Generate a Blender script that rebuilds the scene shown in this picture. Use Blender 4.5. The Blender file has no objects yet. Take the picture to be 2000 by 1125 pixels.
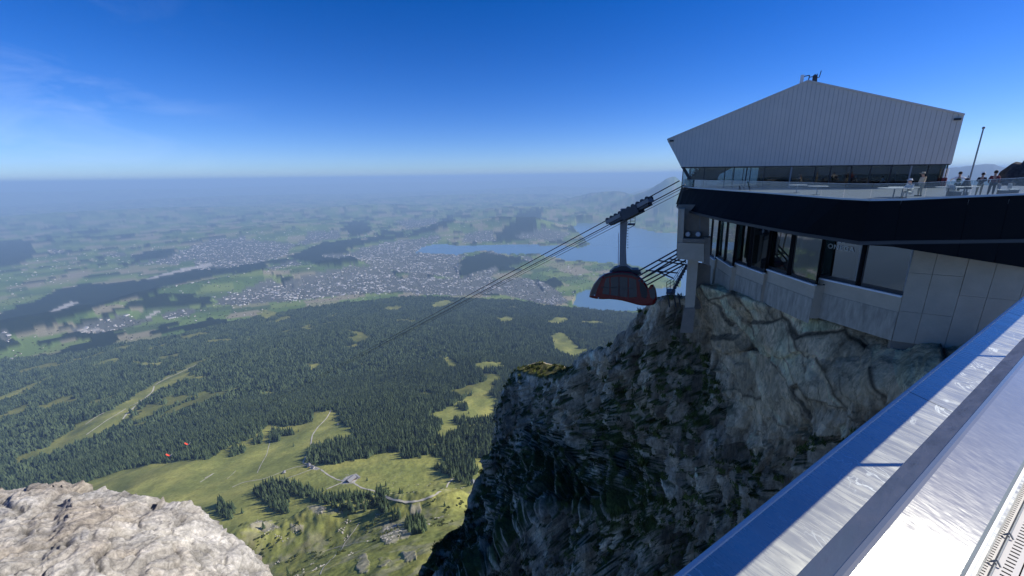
import bpy, bmesh, math, random
import numpy as np
from mathutils import Vector, Matrix

random.seed(7)
RNG = np.random.default_rng(11)
S = bpy.context.scene
COL = S.collection
rad = math.radians

# ------------------------------------------------------------------ camera
PITCH, ROLL, FPX = rad(15.3), rad(0.85), 800.0          # focal length for a 2000 px wide picture
cF = np.array([0, math.cos(PITCH), -math.sin(PITCH)])
_R0 = np.array([1.0, 0, 0]); _U0 = np.array([0, math.sin(PITCH), math.cos(PITCH)])
cR = math.cos(ROLL) * _R0 - math.sin(ROLL) * _U0
cU = math.cos(ROLL) * _U0 + math.sin(ROLL) * _R0
cam_data = bpy.data.cameras.new('camera')
cam = bpy.data.objects.new('camera', cam_data)
COL.objects.link(cam)
cam.matrix_world = Matrix(((cR[0], cU[0], -cF[0], 0), (cR[1], cU[1], -cF[1], 0), (cR[2], cU[2], -cF[2], 0), (0, 0, 0, 1)))
cam_data.sensor_width = 36
cam_data.lens = 36 * FPX / 2000
cam_data.clip_start = 0.05
cam_data.clip_end = 400000
S.camera = cam

# ------------------------------------------------------------------ light
HAZE_COL, HAZE_D, HAZE_G = (0.44, 0.69, 1.0), 5.2e-5, 0.0
SUN_AZ, SUN_EL = rad(86), rad(35.5)       # azimuth measured from +Y towards +X
world = bpy.data.worlds.new('World'); S.world = world; world.use_nodes = True
wn = world.node_tree; wn.nodes.clear()
w_out = wn.nodes.new('ShaderNodeOutputWorld'); w_bg = wn.nodes.new('ShaderNodeBackground')
w_sky = wn.nodes.new('ShaderNodeTexSky')
w_sky.sky_type = 'NISHITA'; w_sky.sun_disc = False
w_sky.sun_elevation = SUN_EL; w_sky.sun_rotation = SUN_AZ
w_sky.altitude = 2100; w_sky.air_density = 1.0; w_sky.dust_density = 0.6; w_sky.ozone_density = 2.5
# thin cirrus low in the west
w_tc = wn.nodes.new('ShaderNodeTexCoord')
w_map = wn.nodes.new('ShaderNodeMapping'); w_map.inputs['Scale'].default_value = (3.2, 3.2, 8.0)
w_map.inputs['Rotation'].default_value = (0.0, 0.35, 0.0)
w_nz = wn.nodes.new('ShaderNodeTexNoise'); w_nz.inputs['Scale'].default_value = 1.6
w_nz.inputs['Detail'].default_value = 9; w_nz.inputs['Roughness'].default_value = 0.6; w_nz.inputs['Distortion'].default_value = 0.7
w_rmp = wn.nodes.new('ShaderNodeMapRange'); w_rmp.inputs[1].default_value = 0.5; w_rmp.inputs[2].default_value = 0.82
w_rmp.inputs[3].default_value = 0; w_rmp.inputs[4].default_value = 0.24
w_sep = wn.nodes.new('ShaderNodeSeparateXYZ')
w_side = wn.nodes.new('ShaderNodeMapRange'); w_side.inputs[1].default_value = -0.45; w_side.inputs[2].default_value = -0.8
w_side.inputs[3].default_value = 0; w_side.inputs[4].default_value = 1
w_hi = wn.nodes.new('ShaderNodeMapRange'); w_hi.inputs[1].default_value = 0.4; w_hi.inputs[2].default_value = 0.1
w_hi.inputs[3].default_value = 0; w_hi.inputs[4].default_value = 1
w_m1 = wn.nodes.new('ShaderNodeMath'); w_m1.operation = 'MULTIPLY'
w_m2 = wn.nodes.new('ShaderNodeMath'); w_m2.operation = 'MULTIPLY'
w_mix = wn.nodes.new('ShaderNodeMix'); w_mix.data_type = 'RGBA'
w_hsv = wn.nodes.new('ShaderNodeHueSaturation'); w_hsv.inputs['Saturation'].default_value = 1.45
L = wn.links.new
L(w_tc.outputs['Generated'], w_map.inputs[0]); L(w_map.outputs[0], w_nz.inputs['Vector']); L(w_nz.outputs[0], w_rmp.inputs[0])
L(w_tc.outputs['Generated'], w_sep.inputs[0]); L(w_sep.outputs['X'], w_side.inputs[0]); L(w_sep.outputs['Z'], w_hi.inputs[0])
L(w_rmp.outputs[0], w_m1.inputs[0]); L(w_side.outputs[0], w_m1.inputs[1])
L(w_m1.outputs[0], w_m2.inputs[0]); L(w_hi.outputs[0], w_m2.inputs[1])
L(w_m2.outputs[0], w_mix.inputs[0]); L(w_sky.outputs[0], w_hsv.inputs['Color']); 
w_tint = wn.nodes.new('ShaderNodeMix'); w_tint.data_type = 'RGBA'; w_tint.blend_type = 'MULTIPLY'; w_tint.inputs[0].default_value = 1; w_tint.inputs[7].default_value = (.92, .75, 1.06, 1)
w_el = wn.nodes.new('ShaderNodeMapRange'); w_el.inputs[1].default_value = .02; w_el.inputs[2].default_value = .19
w_e2 = wn.nodes.new('ShaderNodeMapRange'); w_e2.inputs[1].default_value = .19; w_e2.inputs[2].default_value = .45
w_tm = wn.nodes.new('ShaderNodeMix'); w_tm.data_type = 'RGBA'; w_tm.inputs[6].default_value = (.54, .68, 1.06, 1); w_tm.inputs[7].default_value = (.68, .66, 1.03, 1)
w_t2 = wn.nodes.new('ShaderNodeMix'); w_t2.data_type = 'RGBA'; w_t2.inputs[7].default_value = (.98, .56, .94, 1)
L(w_sep.outputs['Z'], w_el.inputs[0]); L(w_el.outputs[0], w_tm.inputs[0]); L(w_sep.outputs['Z'], w_e2.inputs[0]); L(w_e2.outputs[0], w_t2.inputs[0]); L(w_tm.outputs[2], w_t2.inputs[6]); L(w_t2.outputs[2], w_tint.inputs[7])
L(w_hsv.outputs[0], w_tint.inputs[6]); L(w_tint.outputs[2], w_mix.inputs[6]); w_mix.inputs[7].default_value = (7.5, 8.6, 10.0, 1)
L(w_mix.outputs[2], w_bg.inputs[0]); w_bg.inputs[1].default_value = 0.095
L(w_bg.outputs[0], w_out.inputs[0])

sun_d = bpy.data.lights.new('sun', 'SUN'); sun_d.energy = 4.6; sun_d.angle = rad(0.53); sun_d.color = (1.0, 0.95, 0.87)
sun = bpy.data.objects.new('sun', sun_d); COL.objects.link(sun)
SV = Vector((math.sin(SUN_AZ) * math.cos(SUN_EL), math.cos(SUN_AZ) * math.cos(SUN_EL), math.sin(SUN_EL)))
sun.rotation_mode = 'QUATERNION'; sun.rotation_quaternion = SV.to_track_quat('Z', 'Y')
S.view_settings.view_transform = 'Standard'; S.view_settings.look = 'None'
S.view_settings.exposure = 0.5; S.view_settings.gamma = 1.0; S.view_settings.use_curve_mapping = False
S.cycles.max_bounces = 6; S.cycles.diffuse_bounces = 4; S.cycles.glossy_bounces = 3; S.cycles.transmission_bounces = 4
S.cycles.transparent_max_bounces = 12; S.cycles.volume_bounces = 0; S.cycles.caustics_reflective = False; S.cycles.caustics_refractive = False
S.cycles.use_denoising = True

# ------------------------------------------------------------------ geometry helpers
def ray(u, v): return cF * FPX + cR * (u - 1000) - cU * (v - 562.5)
def atz(u, v, z): d = ray(u, v); return d * (z / d[2])
def ath(u, v, h): d = ray(u, v); return d * (h / math.hypot(d[0], d[1]))
def atplane(u, v, P, N): d = ray(u, v); return d * (np.dot(P, N) / np.dot(d, N))
def projn(X, Y, Z):
    w = X * cF[0] + Y * cF[1] + Z * cF[2]; w = np.where(w < 1e-3, 1e-3, w)
    a = X * cR[0] + Y * cR[1] + Z * cR[2]; b = X * cU[0] + Y * cU[1] + Z * cU[2]
    return 1000 + FPX * a / w, 562.5 - FPX * b / w

_perm = RNG.permutation(256); _perm = np.concatenate([_perm, _perm, _perm])
_g = RNG.normal(size=(256, 3)); _g /= np.linalg.norm(_g, axis=1)[:, None]
def pn(x, y, z=0.0, seed=0):
    x = np.asarray(x, float); y = np.asarray(y, float) + seed * 17.31; z = np.asarray(z, float) + seed * 5.77 + np.zeros_like(x)
    xi = np.floor(x).astype(np.int64); yi = np.floor(y).astype(np.int64); zi = np.floor(z).astype(np.int64)
    xf, yf, zf = x - xi, y - yi, z - zi
    fu, fv, fw = [t * t * t * (t * (t * 6 - 15) + 10) for t in (xf, yf, zf)]
    out = 0
    for dx in (0, 1):
        for dy in (0, 1):
            for dz in (0, 1):
                h = _perm[(_perm[(_perm[(xi + dx) & 255] + yi + dy) & 255] + zi + dz) & 255]
                g = _g[h]
                out = out + (fu if dx else 1 - fu) * (fv if dy else 1 - fv) * (fw if dz else 1 - fw) * (g[..., 0] * (xf - dx) + g[..., 1] * (yf - dy) + g[..., 2] * (zf - dz))
    return out * 1.6
def fbm(x, y, z=0.0, octv=5, seed=0, gain=0.5, ridged=False):
    a, s, t = 1.0, 0.0, 0.0
    for i in range(octv):
        k = 2.03 ** i
        n = pn(x * k, y * k, np.asarray(z) * k, seed + i)
        if ridged: n = 1 - 2 * np.abs(n)
        s = s + a * n; t += a; a *= gain
    return s / t
def inpoly(u, v, poly):
    c = np.zeros(u.shape, bool); n = len(poly)
    for i in range(n):
        x1, y1 = poly[i]; x2, y2 = poly[(i + 1) % n]
        if y1 == y2: continue
        k = (y1 > v) != (y2 > v)
        c ^= k & (u < (x2 - x1) * (v - y1) / (y2 - y1) + x1)
    return c
def sstep(a, b, x): t = np.clip((x - a) / (b - a), 0, 1); return t * t * (3 - 2 * t)

def tag(o, label=None, cat=None, group=None, kind=None):
    if label: o['label'] = label
    if cat: o['category'] = cat
    if group: o['group'] = group
    if kind: o['kind'] = kind
    return o
def mesh_obj(name, verts, faces, mat, parent=None, smooth=False):
    me = bpy.data.meshes.new(name); me.from_pydata([tuple(map(float, v)) for v in verts], [], faces); me.update()
    return link_mesh(name, me, mat, parent, smooth)
def link_mesh(name, me, mat, parent=None, smooth=False):
    for m in (mat if isinstance(mat, (list, tuple)) else [mat]):
        if m: me.materials.append(m)
    if smooth: me.shade_smooth()
    o = bpy.data.objects.new(name, me); COL.objects.link(o)
    if parent: o.parent = parent
    return o
def np_mesh(name, V, Fq):
    me = bpy.data.meshes.new(name); n = len(V); m = len(Fq); k = Fq.shape[1]
    me.vertices.add(n); me.vertices.foreach_set('co', V.astype(np.float32).ravel())
    me.loops.add(m * k); me.loops.foreach_set('vertex_index', Fq.astype(np.int32).ravel())
    me.polygons.add(m); me.polygons.foreach_set('loop_start', (np.arange(m) * k).astype(np.int32))
    me.update(); me.validate(); return me
def gridfaces(nr, nc):
    i = np.arange((nr - 1) * (nc - 1)); r_, c_ = i // (nc - 1), i % (nc - 1); a = r_ * nc + c_
    return np.stack([a, a + 1, a + nc + 1, a + nc], 1)
def empty(name, loc=(0, 0, 0)):
    o = bpy.data.objects.new(name, None); o.location = tuple(map(float, loc)); o.empty_display_size = 0.2; COL.objects.link(o); return o

class MB:
    """collects shapes (world coordinates) and links them as one mesh"""
    def __init__(s): s.v = []; s.f = []; s.m = []
    def add(s, vs, fs, mi=0):
        b = len(s.v); s.v += [tuple(map(float, p)) for p in vs]; s.f += [tuple(b + i for i in f) for f in fs]; s.m += [mi] * len(fs)
    def box(s, c, ax, ay, az, mi=0):
        c, ax, ay, az = [np.array(q, float) for q in (c, ax, ay, az)]
        vs = [c + i * ax + j * ay + k * az for k in (-.5, .5) for j in (-.5, .5) for i in (-.5, .5)]
        s.add(vs, [(0, 2, 3, 1), (4, 5, 7, 6), (0, 1, 5, 4), (2, 6, 7, 3), (0, 4, 6, 2), (1, 3, 7, 5)], mi); return s
    def prism(s, front, depth, mi=0):
        """polygon (list of points) swept by the vector depth"""
        front = [np.array(q, float) for q in front]; n = len(front); d = np.array(depth, float)
        s.add(front + [q + d for q in front], [tuple(range(n - 1, -1, -1)), tuple(range(n, 2 * n))] + [(i, (i + 1) % n, n + (i + 1) % n, n + i) for i in range(n)], mi); return s
    def tube(s, a, b, r1, r2=None, n=8, mi=0):
        a, b = np.array(a, float), np.array(b, float); r2 = r1 if r2 is None else r2; d = b - a; d /= np.linalg.norm(d)
        e = np.cross(d, [0, 0, 1.0]);
        if np.linalg.norm(e) < 1e-3: e = np.cross(d, [0, 1.0, 0])
        e /= np.linalg.norm(e); g = np.cross(d, e)
        A = [a + r1 * (math.cos(t) * e + math.sin(t) * g) for t in [2 * math.pi * i / n for i in range(n)]]
        B = [b + r2 * (math.cos(t) * e + math.sin(t) * g) for t in [2 * math.pi * i / n for i in range(n)]]
        s.add(A + B, [tuple(range(n - 1, -1, -1)), tuple(range(n, 2 * n))] + [(i, (i + 1) % n, n + (i + 1) % n, n + i) for i in range(n)], mi); return s
    def path(s, pts, r, n=6, mi=0):
        for a, b in zip(pts[:-1], pts[1:]): s.tube(a, b, r, n=n, mi=mi)
        return s
    def ball(s, c, r, n=8, mi=0, sz=1.0):
        vs = [(c[0], c[1], c[2] + r * sz)]; fs = []; m = n // 2
        for j in range(1, m):
            t = math.pi * j / m
            for i in range(n):
                p = 2 * math.pi * i / n; vs.append((c[0] + r * math.sin(t) * math.cos(p), c[1] + r * math.sin(t) * math.sin(p), c[2] + r * sz * math.cos(t)))
        vs.append((c[0], c[1], c[2] - r * sz)); e = len(vs) - 1
        for i in range(n):
            fs.append((0, 1 + i, 1 + (i + 1) % n)); fs.append((e, e - n + (i + 1) % n, e - n + i))
            for j in range(m - 2):
                a = 1 + j * n; fs.append((a + i, a + n + i, a + n + (i + 1) % n, a + (i + 1) % n))
        s.add(vs, fs, mi); return s
    def build(s, name, mat, parent=None, origin=None, smooth=False):
        v = s.v
        if parent is not None: o0 = np.array(wpos(parent)); v = [tuple(np.array(p) - o0) for p in v]
        elif origin is not None: v = [tuple(np.array(p) - np.array(origin)) for p in v]
        me = bpy.data.meshes.new(name); me.from_pydata(v, [], s.f)
        o = link_mesh(name, me, mat, parent, smooth)
        if parent is None and origin is not None: o.location = tuple(map(float, origin))
        me.polygons.foreach_set('material_index', s.m); me.update(); return o
def wpos(o):
    p = Vector((0, 0, 0))
    while o is not None: p = p + o.location; o = o.parent
    return p

# ------------------------------------------------------------------ materials
def nodes_of(name):
    m = bpy.data.materials.new(name); m.use_nodes = True; nt = m.node_tree; b = nt.nodes['Principled BSDF']; return m, nt, b
def simple(name, col, rough=0.7, metal=0.0, var=0.25, scale=3.0, bump=0.0, bscale=20.0, spec=0.5, stretch=None):
    m, nt, b = nodes_of(name); N = nt.nodes.new; K = nt.links.new
    tc = N('ShaderNodeTexCoord'); src = tc.outputs['Object']
    if stretch:
        mp = N('ShaderNodeMapping'); mp.inputs['Scale'].default_value = stretch; K(src, mp.inputs[0]); src = mp.outputs[0]
    nz = N('ShaderNodeTexNoise'); nz.inputs['Scale'].default_value = scale; nz.inputs['Detail'].default_value = 6; nz.inputs['Roughness'].default_value = 0.62
    K(src, nz.inputs['Vector'])
    mx = N('ShaderNodeMix'); mx.data_type = 'RGBA'
    mx.inputs[6].default_value = tuple(c * (1 - var) for c in col) + (1,); mx.inputs[7].default_value = tuple(min(1, c * (1 + var)) for c in col) + (1,)
    K(nz.outputs[0], mx.inputs[0]); K(mx.outputs[2], b.inputs['Base Color'])
    b.inputs['Roughness'].default_value = rough; b.inputs['Metallic'].default_value = metal; b.inputs['Specular IOR Level'].default_value = spec
    if bump:
        n2 = N('ShaderNodeTexNoise'); n2.inputs['Scale'].default_value = bscale; n2.inputs['Detail'].default_value = 5; K(src, n2.inputs['Vector'])
        bp = N('ShaderNodeBump'); bp.inputs['Strength'].default_value = bump; bp.inputs['Distance'].default_value = 0.05; K(n2.outputs[0], bp.inputs['Height']); K(bp.outputs[0], b.inputs['Normal'])
    return m
def glassy(name, tint, refl=1.0, trans=0.9, ior=1.5, rough=0.02):
    m, nt, b = nodes_of(name); N = nt.nodes.new; K = nt.links.new; nt.nodes.remove(b)
    out = [n for n in nt.nodes if n.type == 'OUTPUT_MATERIAL'][0]
    tr = N('ShaderNodeBsdfTransparent'); tr.inputs[0].default_value = tuple(c * trans for c in tint) + (1,)
    gl = N('ShaderNodeBsdfGlossy'); gl.inputs['Roughness'].default_value = rough; gl.inputs[0].default_value = (refl, refl, refl, 1)
    lw = N('ShaderNodeLayerWeight'); pw_ = N('ShaderNodeMath'); pw_.operation = 'POWER'; pw_.inputs[1].default_value = 4.0; K(lw.outputs['Facing'], pw_.inputs[0])
    lw.inputs[0].default_value = .5
    f0 = ((ior - 1) / (ior + 1)) ** 2; fr = N('ShaderNodeMapRange'); fr.inputs[3].default_value = f0; fr.inputs[4].default_value = 1.0; K(pw_.outputs[0], fr.inputs[0])
    mx = N('ShaderNodeMixShader'); K(fr.outputs[0], mx.inputs[0]); K(tr.outputs[0], mx.inputs[1]); K(gl.outputs[0], mx.inputs[2]); K(mx.outputs[0], out.inputs[0]); return m

M_panel = simple('grey metal cladding', (0.62, 0.55, 0.46), rough=0.55, metal=0.0, var=0.10, scale=0.5)
M_dark = simple('dark metal trim', (0.02, 0.021, 0.024), rough=0.5, var=0.2)
M_black = simple('black fascia cladding', (0.004, 0.0045, 0.006), rough=0.75, var=0.2, scale=0.6, spec=0.08)
M_white = simple('white painted metal', (0.75, 0.76, 0.76), rough=0.45, var=0.06)
M_trim = simple('pale metal edge', (0.55, 0.57, 0.56), rough=0.5, var=0.1)
M_deck = simple('terrace paving', (0.24, 0.25, 0.26), rough=0.5, var=0.1, scale=2)
M_conc = simple('board marked concrete', (0.50, 0.41, 0.30), rough=0.9, var=0.22, scale=0.9, bump=0.35, bscale=5)
M_concd = simple('weathered dark concrete', (0.24, 0.20, 0.155), rough=0.9, var=0.3, scale=1.4, bump=0.4, bscale=6)
M_conc2 = simple('lime streaked concrete', (0.40, 0.34, 0.26), rough=0.95, var=0.8, scale=1.7, bump=0.5, bscale=8, stretch=(1.6, 1.6, .35))
M_steel = simple('galvanised steel', (0.22, 0.24, 0.26), rough=0.5, metal=0.6, var=0.2)
M_dsteel = simple('dark steel', (0.045, 0.05, 0.06), rough=0.5, metal=0.5, var=0.25)
M_bal = glassy('balustrade glass', (0.80, 0.88, 0.90), refl=0.9, trans=0.85, ior=1.7)
M_glass = glassy('window glass', (0.75, 0.85, 0.88), refl=0.85, trans=0.75, ior=1.55)
M_lglass = glassy('tinted window glass', (0.30, 0.42, 0.45), refl=0.9, trans=0.8, ior=2.7)
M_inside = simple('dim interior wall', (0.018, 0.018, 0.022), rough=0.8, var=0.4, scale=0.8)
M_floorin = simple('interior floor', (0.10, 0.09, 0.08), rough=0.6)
M_red = simple('red cabin paint', (0.17, 0.007, 0.007), rough=0.16, var=0.15, scale=1.2)
M_hang = simple('grey hanger paint', (0.23, 0.22, 0.21), rough=0.6, var=0.15)
M_lamp = simple('lamp lens', (0.55, 0.56, 0.58), rough=0.2, var=0.05)
def cmat(name, c, rough=0.85): return simple(name, c, rough=rough, var=0.2, scale=6)
M_skin = cmat('skin', (0.45, 0.27, 0.19)); M_beige = cmat('beige cloth', (0.50, 0.43, 0.30)); M_wht = cmat('white cloth', (0.72, 0.72, 0.70))
M_navy = cmat('dark cloth', (0.02, 0.022, 0.035)); M_grn = cmat('dark green cloth', (0.02, 0.06, 0.03)); M_redc = cmat('maroon cloth', (0.16, 0.02, 0.03)); M_hair = cmat('dark hair', (0.02, 0.014, 0.01))

# ================================================================== TERRAIN
_pr = np.array([[0, -150], [200, -260], [320, -345], [430, -430], [560, -540], [680, -618], [780, -655], [900, -697], [1060, -742], [1300, -828], [1870, -980], [2600, -1140], [3660, -1325], [4700, -1530], [5300, -1610], [6000, -1642], [7000, -1650], [200000, -1650]])
LAKE_Z = -1666.0
# far ridges: azimuth (deg), distance, half-widths (deg, m), height above the plain
_hills = [(-9, 13500, 3.2, 1500, 210), (-2, 13600, 4.5, 1400, 300), (3.5, 12900, 3.2, 1200, 260), (11, 15500, 3.0, 1300, 200), (2, 19000, 9, 2500, 260), (14, 24000, 4.5, 2500, 560),
          (20.9, 19500, 2.3, 2500, 520), (21.6, 19500, 5.0, 2600, 560), (17.0, 19500, 4.2, 2300, 470), (29, 19500, 5, 3200, 620), (12, 27000, 5, 2500, 420), (20, 33000, 4, 3000, 700), (26, 36000, 5, 3500, 1150),
          (-30, 16000, 9, 2500, 130), (-20, 24000, 10, 3000, 190), (-45, 30000, 12, 3500, 260), (-5, 36000, 12, 3500, 240), (-35, 48000, 16, 5000, 330), (5, 52000, 14, 5000, 420), (-50, 68000, 20, 7000, 880), (-20, 76000, 22, 7000, 980), (10, 80000, 18, 7000, 930)]
def seg_dist(x, y, pts):
    best = np.full(np.shape(x), 1e9)
    for (ax, ay), (bx, by) in zip(pts[:-1], pts[1:]):
        dx, dy = bx - ax, by - ay; t = np.clip(((x - ax) * dx + (y - ay) * dy) / (dx * dx + dy * dy), 0, 1)
        best = np.minimum(best, np.hypot(x - ax - t * dx, y - ay - t * dy))
    return best
_crest = [tuple(ath(u, v, h)[:2]) for u, v, h in [(150, 985, 800), (330, 968, 770), (450, 955, 745), (560, 965, 715), (640, 985, 690), (720, 1005, 670), (800, 1040, 630), (870, 1062, 600)]]
_sonn = [tuple(atz(u, v, -1600)[:2]) for u, v in [(-250, 720), (0, 660), (200, 620), (360, 575), (520, 545), (680, 520)]]
def height(x, y, full=True):
    r = np.hypot(x, y); az = np.degrees(np.arctan2(x, y))
    z = np.interp(r, _pr[:, 0], _pr[:, 1])
    # the left flank reaches further out than the centre
    k = sstep(5, -45, az) * sstep(2000, 5000, r) * sstep(7600, 5800, r)
    z = z + 95 * k
    mid = sstep(900, 1600, r) * sstep(6200, 4200, r)
    z = z + mid * 62 * fbm(x / 900, y / 900, 0, 4, seed=3) + mid * 26 * fbm(x / 260, y / 260, 0, 3, seed=8)
    z = z + sstep(1200, 700, r) * (16 * fbm(x / 150, y / 150, 0, 5, seed=5))
    z = z + 58 * np.exp(-(seg_dist(x, y, _crest) / 62.0) ** 2) * (1 + 0.35 * fbm(x / 60, y / 60, 0, 4, seed=6))
    z = z + 185 * np.exp(-(seg_dist(x, y, _sonn) / 620.0) ** 2) * (1 + 0.3 * fbm(x / 500, y / 500, 0, 3, seed=9))
    far = sstep(6500, 10000, r)
    z = z + far * 45 * fbm(x / 2600, y / 2600, 0, 4, seed=12) + sstep(14000, 26000, r) * 95 * fbm(x / 7000, y / 7000, 0, 4, seed=13)
    for a0, r0, wa, wr, h in _hills:
        g = np.exp(-((az - a0) / wa) ** 2 - ((r - r0) / wr) ** 2)
        m = g > .004; z = np.array(z, float)
        if m.any(): z[m] += h * g[m] * (1 + 0.30 * fbm(x[m] / (wr * 1.1), y[m] / (wr * 1.1), 0, 5, seed=20 + int(r0) % 7, ridged=True))
    # the Alps in the east
    al2 = sstep(27, 36, az) * (np.exp(-((r - 21000) / 3200) ** 2) * 1.0 + 0 * r)
    m = al2 > .004; al3 = al2
    z = z + al2 * (1560 + 215 * np.exp(-((az - 47.9) / 2.3) ** 2) + 95 * np.exp(-((az - 44.8) / 1.0) ** 2) + 130 * fbm(x / 1500, y / 1500, 0, 6, seed=33, ridged=True))
    return z - r * r / (2 * 7.4e6)

def zm(ox, oy, s, pts): return [(ox + a / s, oy + b / s) for a, b in pts]
Z1 = lambda p: zm(0, 340, 3.124, p); Z2 = lambda p: zm(400, 340, 3.124, p); Z3 = lambda p: zm(800, 320, 3.515, p)
Z7 = lambda p: zm(0, 700, 2.646, p); Z8 = lambda p: zm(400, 700, 2.647, p)
P_meadow = [(-80, 1300), (-80, 985), (100, 960), (165, 932), (215, 925), (300, 905), (360, 897), (411, 893), (441, 874), (494, 852), (532, 826), (577, 832), (608, 823), (611, 804), (645, 799), (661, 808), (664, 826), (690, 840), (687, 851), (650, 868), (610, 872), (600, 905), (655, 905), (700, 896), (757, 878), (781, 881), (808, 889), (868, 889), (872, 911), (887, 930), (914, 945), (929, 925), (945, 905), (1000, 900), (1100, 960), (1100, 1300)]
P_clear = [Z8([(1390, 150), (1480, 165), (1520, 210), (1480, 310), (1330, 330), (1300, 370), (1340, 380), (1230, 410), (1170, 400), (1240, 340), (1160, 290), (1320, 220), (1385, 180)]),
           [(1076, 655), (1090, 648), (1104, 652), (1120, 668), (1147, 684), (1132, 698), (1100, 694), (1080, 676)],
           Z7([(180, 490), (260, 440), (350, 380), (420, 340), (560, 270), (690, 190), (790, 130), (860, 95), (1000, 25), (1030, 30), (960, 60), (990, 75), (1070, 95), (960, 110), (850, 150), (800, 170), (740, 230), (660, 300), (620, 340), (540, 380), (430, 430), (330, 460), (240, 510)]),
           Z7([(-90, 240), (0, 200), (90, 160), (270, 85), (285, 95), (180, 150), (90, 190), (20, 215), (-60, 265)]),
           Z7([(460, 40), (520, 10), (640, -6), (650, 4), (600, 20), (500, 35)]), Z7([(660, 12), (760, 18), (850, 20), (840, 38), (700, 30)]),
           [(498, 612), (516, 606), (538, 608), (541, 617), (518, 622)], [(598, 713), (625, 707), (629, 716), (606, 722)],
           [(858, 694), (880, 700), (898, 712), (884, 720), (870, 710)], [(928, 709), (960, 706), (990, 714), (940, 722)],
           [(838, 600), (852, 590), (872, 584), (886, 590), (862, 600)], [(962, 622), (990, 616), (1010, 622), (985, 630)], [(1066, 628), (1090, 618), (1118, 624), (1090, 634)],
           [(700, 712), (716, 706), (712, 716)], [(800, 640), (818, 637), (812, 645)], Z8([(1390, 510), (1470, 520), (1500, 600), (1440, 640), (1400, 580)]), Z8([(1130, 430), (1230, 440), (1180, 460)])]
P_forestfar = [Z1([(-90, 900), (0, 860), (200, 790), (380, 700), (560, 670), (860, 650), (1000, 610), (1200, 580), (1562, 550), (1620, 540), (1620, 580), (1562, 590), (1300, 630), (1000, 690), (850, 740), (650, 800), (430, 880), (200, 960), (0, 1010), (-90, 1040)]),
               Z1([(-90, 410), (200, 405), (210, 520), (60, 560), (-90, 570)]), Z1([(780, 510), (900, 470), (1080, 460), (1060, 500), (900, 530)]), Z1([(960, 780), (1060, 775), (1290, 745), (1280, 790), (1100, 810), (990, 820)]),
               Z2([(500, 505), (700, 430), (870, 400), (960, 390), (950, 440), (720, 505), (930, 510), (950, 550), (760, 560), (640, 540)]),
               Z2([(870, 300), (990, 295), (1010, 350), (930, 385), (860, 350)]), Z3([(310, 720), (400, 640), (550, 600), (740, 650), (780, 690), (560, 740), (420, 785)]),
               Z3([(700, 400), (760, 330), (910, 340), (860, 460), (690, 540), (560, 540), (640, 470)]), Z3([(860, 820), (1000, 790), (1060, 840), (930, 875)]), Z3([(0, 470), (300, 370), (330, 390), (130, 470), (0, 500)]), Z2([(380, 600), (470, 640), (500, 680), (560, 690), (610, 650), (570, 645), (450, 620)])]
P_town = [(Z2([(180, 800), (60, 790), (170, 730), (400, 640), (480, 680), (600, 620), (760, 590), (900, 560), (1100, 560), (1200, 640), (1562, 640), (1562, 740), (1300, 725), (1000, 725), (700, 755), (450, 780)]), 1.0),
          (Z2([(-60, 480), (110, 440), (300, 400), (560, 430), (500, 490), (300, 550), (130, 580), (-60, 590)]), 0.6),
          (Z2([(850, 500), (950, 455), (1200, 400), (1440, 380), (1300, 470), (1562, 480), (1562, 640), (1200, 600), (950, 530)]), 1.0),
          (Z3([(0, 740), (250, 800), (400, 770), (600, 705), (610, 720), (560, 800), (800, 780), (1000, 860), (1100, 950), (1000, 970), (900, 960), (600, 890), (350, 905), (0, 890)]), 1.0),
          (Z3([(-10, 590), (330, 620), (380, 640), (300, 720), (-10, 740)]), 1.0), (Z3([(560, 595), (640, 605), (630, 625), (540, 620)]), .7), (Z3([(740, 640), (840, 640), (820, 690)]), .6),
          (Z3([(350, 540), (400, 470), (560, 450), (580, 535)]), .6), (Z3([(700, 500), (950, 440), (1100, 480), (1000, 540)]), .5), (Z3([(-10, 540), (200, 490), (230, 520), (100, 560), (-10, 590)]), 1.0),
          (Z1([(440, 950), (620, 880), (880, 880), (960, 880), (860, 915), (600, 980), (460, 965)]), .9), (Z1([(960, 850), (1100, 820), (1200, 820), (1180, 850), (1000, 890)]), .5), (Z1([(1300, 760), (1562, 690), (1562, 790), (1420, 800)]), .6),
          (Z1([(620, 500), (700, 480), (760, 470), (780, 500)]), .5), (Z1([(220, 470), (330, 455), (410, 465), (400, 480)]), .7),
          (Z1([(780, 550), (900, 530), (1000, 520), (1100, 470), (1300, 400), (1500, 380), (1562, 480), (1400, 490), (1050, 545)]), .7), (Z1([(1350, 560), (1400, 500), (1562, 490), (1562, 540), (1450, 570)]), .9),
          (Z1([(0, 1020), (20, 960), (40, 960), (70, 1010), (40, 1035)]), .9), (Z1([(640, 890), (740, 850), (800, 870), (700, 900)]), .5), (Z2([(370, 570), (570, 530), (590, 545), (400, 580)]), .7),
          (Z2([(640, 350), (850, 340), (800, 400), (560, 430)]), .35), (Z2([(1150, 290), (1400, 260), (1420, 300), (1250, 340)]), .35), (Z2([(700, 500), (800, 480), (900, 500), (800, 515)]), .5)]
P_lake = [Z3([(30, 602), (120, 562), (250, 545), (400, 562), (640, 547), (880, 547), (1030, 560), (1160, 572), (1235, 545), (1175, 490), (1112, 420), (1150, 372), (1250, 362), (1430, 380), (1540, 430), (1700, 478), (1900, 470), (2100, 480), (2100, 800), (1828, 800), (1620, 712), (1500, 682), (1300, 668), (1080, 655), (900, 618), (640, 612), (500, 590), (330, 618)]),
          Z3([(1105, 962), (1150, 872), (1250, 850), (1500, 845), (2100, 845), (2100, 1010), (1700, 1000), (1560, 1004), (1350, 1012), (1200, 992)])]
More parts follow.
